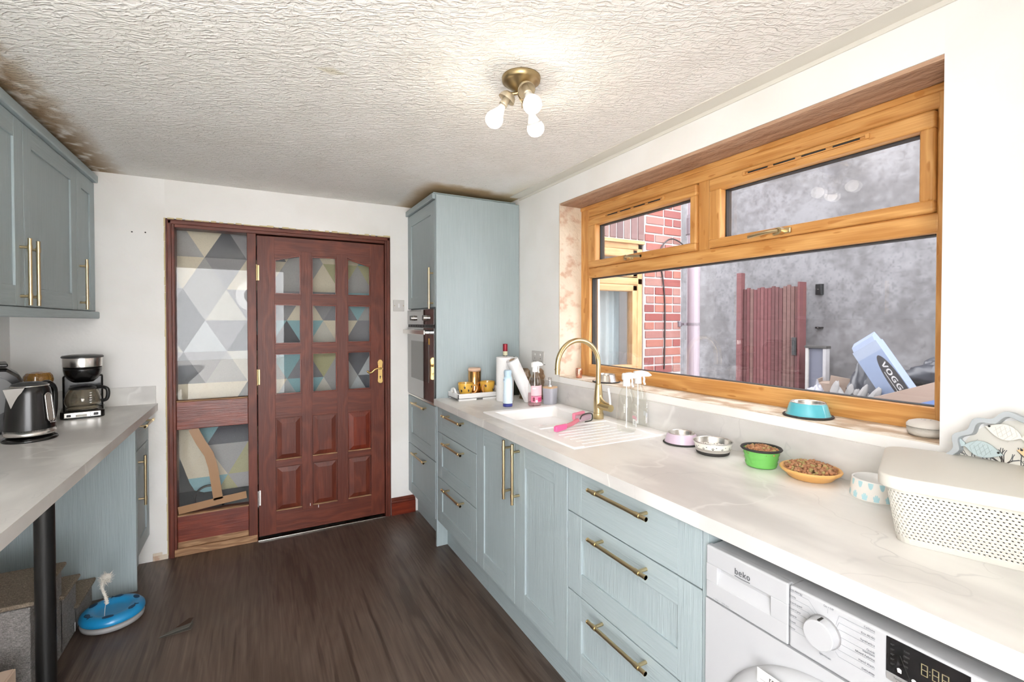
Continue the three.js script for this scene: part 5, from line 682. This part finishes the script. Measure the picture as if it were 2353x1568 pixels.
// ---------- wall fittings ----------
{ const t = thing('wall_socket', 'white plug socket with worn plate on the wall above the dispenser', 'socket', [XR, 1.168, -2.53]); part(t, 'plate', bx(XR - 0.009, XR, 1.130, 1.207, -2.604, -2.462, 0.003), M.switchPlate); for (const z of [-2.565, -2.50]) { const s = part(t, 'rocker', bx(XR - 0.013, XR - 0.008, 1.178, 1.192, z - 0.006, z + 0.006, 0.002), M.white); for (const [dy, dz] of [[0, 0], [-0.018, -0.011], [-0.018, 0.011]]) part(t, 'pin_slot', bx(XR - 0.0095, XR - 0.008, 1.158 + dy, 1.165 + dy, z + dz - 0.002, z + dz + 0.002, 0), M.black); } part(t, 'back_box', bx(XR - 0.004, XR, 1.126, 1.128, -2.49, -2.455, 0.0005), M.black); }
{ const t = thing('light_switch', 'worn white light switch on the wall right of the door', 'switch', [0.904, 1.506, ZB]); part(t, 'plate', bx(0.864, 0.944, 1.466, 1.547, ZB, ZB + 0.009, 0.003), M.switchPlate); part(t, 'rocker', bx(0.896, 0.910, 1.490, 1.522, ZB + 0.008, ZB + 0.014, 0.003), M.white); for (const x of [0.872, 0.936]) part(t, 'screw', cyl([x, 1.506, ZB + 0.008], [x, 1.506, ZB + 0.0098], 0.003), M.brassOld); }
{ const a = thing('wall_plug', 'small dark screw hole plug, first of two beside the door frame', 'wall plug', [-0.614, 1.9, ZB]); part(a, 'plug', cyl([-0.614, 1.9, ZB - 0.002], [-0.614, 1.9, ZB + 0.001], 0.004, 0.004, 12), M.black); const b = thing('wall_plug', 'small dark screw hole plug, the one nearer the door frame', 'wall plug', [-0.553, 1.902, ZB]); part(b, 'plug', cyl([-0.553, 1.902, ZB - 0.002], [-0.553, 1.902, ZB + 0.001], 0.004, 0.004, 12), M.black); }
// ---------- left worktop and floor ----------
{ // kettle
  const t = thing('kettle', 'black electric kettle with chrome spout and base band', 'kettle', [-0.800, WY, -2.585]), K = M.blackGloss;
  own(t, 'base_plate', lathe([[0, 0], [0.080, 0], [0.083, 0.004], [0.080, 0.012], [0.062, 0.018], [0, 0.018]], 56), K);
  own(t, 'chrome_band', lathe([[0, 0.020], [0.072, 0.020], [0.0775, 0.026], [0.0770, 0.046], [0, 0.046]], 56), M.steel);
  own(t, 'body', lathe([[0.0770, 0.0465], [0.0755, 0.07], [0.0705, 0.13], [0.0645, 0.185], [0.061, 0.205], [0.055, 0.217]], 64), K);
  own(t, 'lid', lathe([[0.0555, 0.216], [0.052, 0.224], [0.03, 0.231], [0, 0.233]], 48), std({ rgb: [0.05, 0.05, 0.05], roughness: 0.3 }));
  own(t, 'lid_ring', new THREE.TorusGeometry(0.0562, 0.0022, 8, 56).rotateX(Math.PI / 2).translate(0, 0.217, 0), M.steel);
  // spout: a folded chrome wedge
  const s = new THREE.BufferGeometry(), a = [-0.052, 0.214, -0.036], b = [-0.052, 0.214, 0.036], c = [-0.098, 0.212, 0], d = [-0.0705, 0.135, 0]; s.setAttribute('position', new THREE.BufferAttribute(new Float32Array([...a, ...c, ...d, ...c, ...b, ...d, ...a, ...b, ...c, ...a, ...d, ...b]), 3)); s.computeVertexNormals(); own(t, 'spout', s, std({ rgb: [0.72, 0.70, 0.68], metalness: 1, roughness: 0.3, side: THREE.DoubleSide }));
  own(t, 'handle', tube([[0.052, 0.215, 0], [0.085, 0.216, 0], [0.108, 0.195, 0], [0.113, 0.14, 0], [0.108, 0.085, 0], [0.095, 0.055, 0], [0.074, 0.055, 0]], 0.0125, 50, 14), K);
  const win = prism(rrect(0.022, 0.11, 0.0105, 6), 0.006, 0.001).rotateZ(0.0); win.rotateX(-0.115); win.rotateY(0.0); own(t, 'water_window', win.translate(0, 0.13, 0.0685), std({ rgb: [0.26, 0.23, 0.20], roughness: 0.25 })).rotation.y = 0.0;
  own(t, 'window_frame', tube(rrect(0.026, 0.114, 0.0125, 6).map(([x, y]) => [x, y + 0.13, 0.0752 - y * 0.115]), 0.0022, 60, 6, true), M.steel);
  own(t, 'maker_mark', flat(new THREE.PlaneGeometry(0.05, 0.008).translate(0.0, 0, 0)).rotateX(-0.08).translate(0.018, 0.068, 0.0752), std({ roughness: 0.4, alphaTest: 0.4, transparent: true, map: canvasTex(400, 64, (c2) => { c2.fillStyle = '#d8d8d8'; c2.font = 'bold 46px sans-serif'; c2.fillText('Russell Hobbs', 10, 46); }) }));
  t.rotation.y = 1.05; for (const n of ['water_window', 'window_frame']) t.children.find((o) => o.name === n).rotation.y = 0.09; t.children.find((o) => o.name === 'handle').rotation.y = 0.12; }
{ // filter coffee maker
  const t = thing('coffee_maker', 'black and steel filter coffee maker with glass jug', 'coffee maker', [-0.772, WY, -3.135]);
  own(t, 'base', [prism(rrect(0.165, 0.225, 0.03, 6), 0.036, 0.004).rotateX(-Math.PI / 2).translate(0, 0, 0)], M.blackGloss);
  own(t, 'fascia', bx(-0.068, 0.068, 0.007, 0.032, 0.109, 0.115, 0.003, 'x', 2), M.steel); own(t, 'rocker', bx(0.040, 0.058, 0.012, 0.026, 0.113, 0.117, 0.002), M.black); own(t, 'badge', bx(-0.058, -0.042, 0.012, 0.024, 0.113, 0.1155, 0.001), M.black); own(t, 'clock_display', bx(-0.026, 0.016, 0.010, 0.022, 0.113, 0.1155, 0.001), std({ rgb: [0.62, 0.60, 0.55], roughness: 0.3 })); for (const y of [0.013, 0.024]) own(t, 'button', cyl([0.028, y, 0.113], [0.028, y, 0.1165], 0.002), M.black);
  own(t, 'tower', [bx(-0.078, 0.078, 0.03, 0.20, -0.108, -0.035, 0.01, 'y', 2)], M.blackGloss);
  own(t, 'filter_housing', [lathe([[0, 0.168], [0.040, 0.168], [0.058, 0.185], [0.070, 0.205], [0.0745, 0.228], [0.0745, 0.246], [0, 0.246]], 56).translate(0, 0, -0.012)], M.blackGloss);
  own(t, 'steel_band', lathe([[0.0748, 0.246], [0.0765, 0.247], [0.0775, 0.291], [0.07, 0.291]], 56).translate(0, 0, -0.012), M.steel);
  own(t, 'lid', lathe([[0.080, 0.291], [0.0825, 0.296], [0.078, 0.302], [0.05, 0.306], [0, 0.307]], 56).translate(0, 0, -0.012), std({ rgb: [0.05, 0.05, 0.05], roughness: 0.35 }));
  own(t, 'hot_plate', lathe([[0, 0.042], [0.060, 0.042], [0.062, 0.036], [0, 0.036]], 40).translate(0, 0, 0.035), M.steel);
  const jug = own(t, 'jug', lathe([[0, 0.044], [0.052, 0.044], [0.062, 0.050], [0.069, 0.070], [0.0695, 0.088], [0.062, 0.118], [0.050, 0.138], [0.049, 0.142]], 56).translate(0, 0, 0.035), phy({ rgb: [0.90, 0.86, 0.78], roughness: 0.02, transmission: 1, thickness: 0, ior: 1.55 }));
  own(jug, 'jug_band', lathe([[0.0515, 0.137], [0.053, 0.140], [0.052, 0.146], [0.03, 0.152], [0, 0.154]], 48).translate(0, 0, 0.035), M.black);
  own(jug, 'jug_handle', tube([[0.050, 0.140, 0.035], [0.072, 0.142, 0.045], [0.092, 0.132, 0.055], [0.096, 0.105, 0.056], [0.088, 0.078, 0.052], [0.070, 0.072, 0.046]], 0.0085, 40, 12), M.black);
  own(jug, 'level_marks', [0, 1, 2, 3, 4].map((i) => ball(0, 0, 0, 0.0042, 1.3, 0.8, 0.3, 8).rotateY(0.5).translate(0.030 + 0.0 * i, 0.074 + i * 0.0115, 0.035 + [0.0625, 0.0625, 0.061, 0.057, 0.052][i])), M.white);
  t.rotation.y = 0.22; }
{ // pod coffee machine behind the kettle
  const t = thing('pod_machine', 'black pod coffee machine with grey oval side, behind the kettle', 'coffee machine', [-1.0, WY, -2.83]);
  own(t, 'body', prism([[-0.10, 0], [0.10, 0], [0.105, 0.20], [0.085, 0.245], [0.05, 0.275], [-0.10, 0.285]], 0.22, 0.012).translate(0, 0, -0.11), M.blackGloss); own(t, 'lid', bx(-0.102, 0.052, 0.283, 0.296, -0.10, 0.10, 0.005, 'x', 2), M.black);
  const g = prism(ring(-0.02, 0.165, 0.095, 0.088, 48), 0.004, 0.001).translate(0, 0, 0.110); own(t, 'side_plate', g, std({ rgb: [0.10, 0.10, 0.10], roughness: 0.35 }));
  own(t, 'emblem', [0, 1, 2, 3].map((i) => bx(-0.007, 0.007, -0.007, 0.007, 0, 0.001, 0).rotateZ(Math.PI / 4).translate(-0.052 + (i % 2) * 0.011 - (i > 1 ? 0.0055 : 0.0055), 0.185 + (i > 1 ? 0.011 : 0), 0.1145)), std({ rgb: [0.8, 0.74, 0.6], roughness: 0.4 }));
  t.rotation.y = 0.35; }
{ const t = thing('ribbed_jar', 'mustard glazed ribbed pottery jar behind the kettle', 'jar', [-0.925, WY, -3.09]), n = 96, g = lathe([[0.02, 0.155], [0.040, 0.158], [0.0485, 0.172], [0.052, 0.192], [0.049, 0.212], [0.040, 0.226], [0.02, 0.232], [0, 0.233]], n), p = g.attributes.position; for (let i = 0; i < p.count; i++) { const x = p.getX(i), z = p.getZ(i), k = 1 + 0.05 * Math.abs(Math.sin(Math.atan2(z, x) * 7)); p.setX(i, x * k); p.setZ(i, z * k); } g.computeVertexNormals();
  own(t, 'lid', g, phy({ rgb: [0.36, 0.17, 0.03], roughness: 0.12, clearcoat: 1, bumpMap: M.sill.bumpMap, bumpScale: 0.004 })); own(t, 'rim', lathe([[0, 0.156], [0.054, 0.153], [0.055, 0.149], [0.046, 0.145], [0, 0.145]], 48), phy({ rgb: [0.10, 0.045, 0.015], roughness: 0.15 })); own(t, 'jar', lathe([[0, 0], [0.045, 0], [0.055, 0.03], [0.056, 0.10], [0.045, 0.146], [0, 0.146]], 48), phy({ rgb: [0.10, 0.045, 0.015], roughness: 0.2 })); }
{ // carpeted pet steps
  const x0 = -1.10, x1 = -0.722, t = thing('pet_steps', 'grey carpeted three step pet stairs under the breakfast bar', 'pet stairs', [-0.91, 0, -2.66]);
  for (const [y, za, zb, zf] of [[0.125, -3.03, -2.775, 0.012], [0.252, -2.80, -2.60, 0.012], [0.385, -2.625, -2.305, 0.012]]) {
    part(t, 'step', [bx(x0, x1, 0, y - 0.022, Math.max(za, -3.045), zb - 0.004, 0.006, 'y', 2)], M.carpet);
    part(t, 'tread', bx(x0, x1 + 0.016, y - 0.016, y, za - 0.004, zb + 0.008, 0.007, 'z', 2), M.carpetTop);
  }
  part(t, 'care_tag', bx(x1, x1 + 0.002, 0.005, 0.045, -2.778, -2.772, 0.0005), M.white); }
{ const t = thing('cardboard_box', 'small plain cardboard box on the floor before the pet stairs', 'box', [-0.85, 0, -2.0]); part(t, 'box', bx(-1.0, -0.705, 0, 0.246, -2.14, -1.9, 0.003, 'z'), std({ rgb: [0.56, 0.43, 0.33], roughness: 0.9 })); part(t, 'flap', bx(-1.0, -0.71, 0.246, 0.249, -2.135, -2.03, 0.001, 'z'), std({ rgb: [0.60, 0.46, 0.36], roughness: 0.9 })); }
{ // cat toy
  const t = thing('cat_toy', 'round blue and grey cat track toy with a white feather on a wire', 'cat toy', [-0.594, 0, -2.80]), blue = phy({ rgb: [0.01, 0.26, 0.56], roughness: 0.35, clearcoat: 0.4 });
  own(t, 'lower_ring', lathe([[0.052, 0.004], [0.10, 0], [0.115, 0.008], [0.118, 0.02], [0.113, 0.032], [0.052, 0.032]], 64), std({ rgb: [0.34, 0.34, 0.34], roughness: 0.5 }));
  own(t, 'gap', lathe([[0.052, 0.032], [0.108, 0.032], [0.108, 0.038], [0.052, 0.038]], 48), M.black);
  const shell = lathe([[0.118, 0.036], [0.121, 0.044], [0.118, 0.056], [0.108, 0.066], [0.094, 0.070], [0.080, 0.069], [0.070, 0.064], [0.062, 0.056], [0.05, 0.052], [0, 0.051]], 72);
  own(t, 'upper_ring', shell, blue);
  const onTop = (a, r) => [r * Math.cos(a), 0.0705, r * Math.sin(a)];
  for (const [i, a] of [0.5, 1.55, 2.6, 3.65, 4.7, 5.75].entries()) {
    const o = i % 2 ? ring(0, 0, 0.021, 0.010, 20) : [[-0.024, 0], [-0.012, 0.010], [0.006, 0.008], [0.014, 0.003], [0.024, 0.011], [0.022, 0], [0.024, -0.011], [0.014, -0.003], [0.006, -0.008], [-0.012, -0.010]];
    own(t, 'cut_out', prism(o, 0.0025).rotateX(-Math.PI / 2).rotateY(-a + Math.PI / 2).translate(0.092 * Math.cos(a), 0.0685, 0.092 * Math.sin(a)), std({ rgb: [0.004, 0.04, 0.10], roughness: 0.6 }));
  }
  own(t, 'wire', tube([[-0.02, 0.05, 0.05], [-0.018, 0.09, 0.045], [-0.016, 0.125, 0.03]], 0.0011, 20, 6), M.white);
  const fp = new THREE.CatmullRomCurve3([V(-0.014, 0.10, 0.035), V(-0.02, 0.13, 0.025), V(-0.034, 0.165, 0.015), V(-0.034, 0.19, 0.01), V(-0.022, 0.21, 0.0)]), fg = [];
  for (let i = 0; i < 620; i++) { const k = rnd(), head = k > 0.6, p = fp.getPoint(head ? rr(0.85, 1) : rr(0, 0.95)), dir = V(rr(-1, 1), head ? rr(-0.8, 1) : rr(-0.2, 0.9), rr(-1, 1)).normalize(), L = head ? rr(0.016, 0.036) : rr(0.006, 0.012), q = p.clone().addScaledVector(dir, L); fg.push(cyl(p.toArray(), q.toArray(), 0.0017, 0.0003, 4, false)); }
  own(t, 'feather', [tube(fp.getPoints(8).map((p) => p.toArray()), 0.0055, 20, 8), ball(-0.022, 0.210, 0.0, 0.016, 1.1, 1, 1, 14), ...fg], std({ rgb: [0.80, 0.77, 0.70], roughness: 1 })); }
{ // torn vinyl
  const t = thing('torn_flap', 'torn curling flap and grey bare patch in the floor covering', 'floor damage', [-0.32, 0, -2.58]);
  const sh = (pts, y, h, m, n) => { const g = prism(pts.map(([x, z]) => [x, -z]), h).rotateX(-Math.PI / 2).translate(0, y, 0); part(t, n, g, m); };
  sh([[-0.385, -2.545], [-0.30, -2.60], [-0.27, -2.645], [-0.262, -2.60], [-0.268, -2.555]], 0.0002, 0.0008, std({ rgb: [0.10, 0.095, 0.08], roughness: 0.8 }), 'bare_patch');
  sh([[-0.33, -2.60], [-0.285, -2.655], [-0.268, -2.65], [-0.275, -2.612], [-0.30, -2.60]], 0.0003, 0.0012, std({ rgb: [0.055, 0.03, 0.018], roughness: 0.9 }), 'torn_edge');
  const fl = prism([[0, 0], [0.11, 0.012], [0.12, 0.045], [0.07, 0.04], [0.02, 0.015]], 0.0016).rotateX(-Math.PI / 2); fl.rotateZ(0.08); fl.rotateX(-0.08); fl.translate(-0.385, 0.004, -2.545); part(t, 'flap', fl, std({ rgb: [0.12, 0.115, 0.10], roughness: 0.7 })); }
// ---------- behind the sidelight ----------
{ // rug hung up behind the glass
  const t = thing('geometric_rug', 'rug of beige, grey and teal triangles hung behind the door glass', 'rug', [0.2, 0.28, -3.60]);
  const cols = ['#d8cbb8', '#a7a4a6', '#8fb3bd', '#c9c4bd', '#8a8890', '#dfd6c6', '#b9bcc2', '#b2ad8a', '#5c5d66', '#d9cdbb', '#a9a6a8'];
  const tx = canvasTex(1400, 1700, (c, w, h) => { const S = 235, hh = 198; let k = 3; for (let r = -1; r < 10; r++) for (let i = -1; i < 15; i++) { const x = i * S / 2 + (r % 2 ? S / 4 : 0) * 0, y = r * hh, up = (i + r) % 2 === 0; k = Math.floor(hash(i + 3, r + 5, 9) * cols.length); c.fillStyle = cols[k]; if (!up && (k === 0 || k === 5)) c.fillStyle = '#97949a'; c.beginPath(); if (up) { c.moveTo(x, y + hh + 1); c.lineTo(x + S / 2, y); c.lineTo(x + S, y + hh + 1); } else { c.moveTo(x, y - 1); c.lineTo(x + S, y - 1); c.lineTo(x + S / 2, y + hh); } c.fill(); } c.globalAlpha = 0.05; for (let i = 0; i < 40000; i++) { c.fillStyle = hash(i, 1, 1) > 0.5 ? '#fff' : '#000'; c.fillRect(hash(i, 2, 1) * w, hash(i, 3, 1) * h, 3, 3); } });
  const o = [[-0.72, 1.66], [0.68, 1.66], [0.68, -0.04], [-0.50, -0.04], [-0.55, -0.02], [-0.575, 0.03], [-0.64, 0.24], [-0.72, 0.36]], w = 1.40, h = 1.72;
  const g = prism(o.map(([x, y]) => [x + 0.0, y + 0.06]), 0.012, 0.003), p = g.attributes.position, uv = g.attributes.uv; for (let i = 0; i < p.count; i++) { uv.setXY(i, (p.getX(i) + 0.72) / w, p.getY(i) / h); p.setZ(i, p.getZ(i) + 0.006 * Math.sin(p.getX(i) * 9)); }
  own(t, 'pile', g, std({ map: tx, roughness: 1 })); own(t, 'rail', cyl([-0.76, 1.73, 0.006], [0.72, 1.73, 0.006], 0.012), M.rawWood); own(t, 'cord', [cyl([-0.70, 1.73, 0.006], [-0.45, 1.94, 0.006], 0.002), cyl([0.66, 1.73, 0.006], [0.66, 1.94, 0.006], 0.002)], M.black); }
{ const tz = ZB - 0.0285, strip = (label, pts, w) => { const t = thing('packing_tape', label, 'tape', [-0.25, 0.3, tz]), L = pts.map(([x, y], i) => { const a = pts[Math.max(0, i - 1)], b = pts[Math.min(pts.length - 1, i + 1)], d = Math.hypot(b[0] - a[0], b[1] - a[1]); return [x - (b[1] - a[1]) / d * w / 2, y + (b[0] - a[0]) / d * w / 2]; }), Q = pts.map(([x, y], i) => { const a = pts[Math.max(0, i - 1)], b = pts[Math.min(pts.length - 1, i + 1)], d = Math.hypot(b[0] - a[0], b[1] - a[1]); return [x + (b[1] - a[1]) / d * w / 2, y - (b[0] - a[0]) / d * w / 2]; }); part(t, 'strip', prism([...L, ...Q.reverse()], 0.001).translate(0, 0, tz), M.tape); return t; };
  strip('brown parcel tape curving down the lower sidelight glass', [[-0.338, 0.748], [-0.300, 0.66], [-0.258, 0.58], [-0.238, 0.50], [-0.225, 0.40], [-0.212, 0.295]], 0.05);
  strip('brown parcel tape along the bottom of the sidelight glass', [[-0.415, 0.262], [-0.30, 0.275], [-0.2, 0.287], [-0.06, 0.300]], 0.045); }
{ const t = thing('cable_coil', 'loop of black cable on the floor behind the cracked lower glass', 'cable', [-0.27, 0.3, -3.53]); own(t, 'loop', new THREE.TorusGeometry(0.075, 0.007, 10, 40, Math.PI * 1.15).translate(0, -0.02, 0), M.black); own(t, 'lead', tube([[0.074, -0.03, 0], [0.078, -0.15, 0], [0.06, -0.29, 0.0]], 0.007, 20, 8), M.black); }
renderer.render(scene, camera);
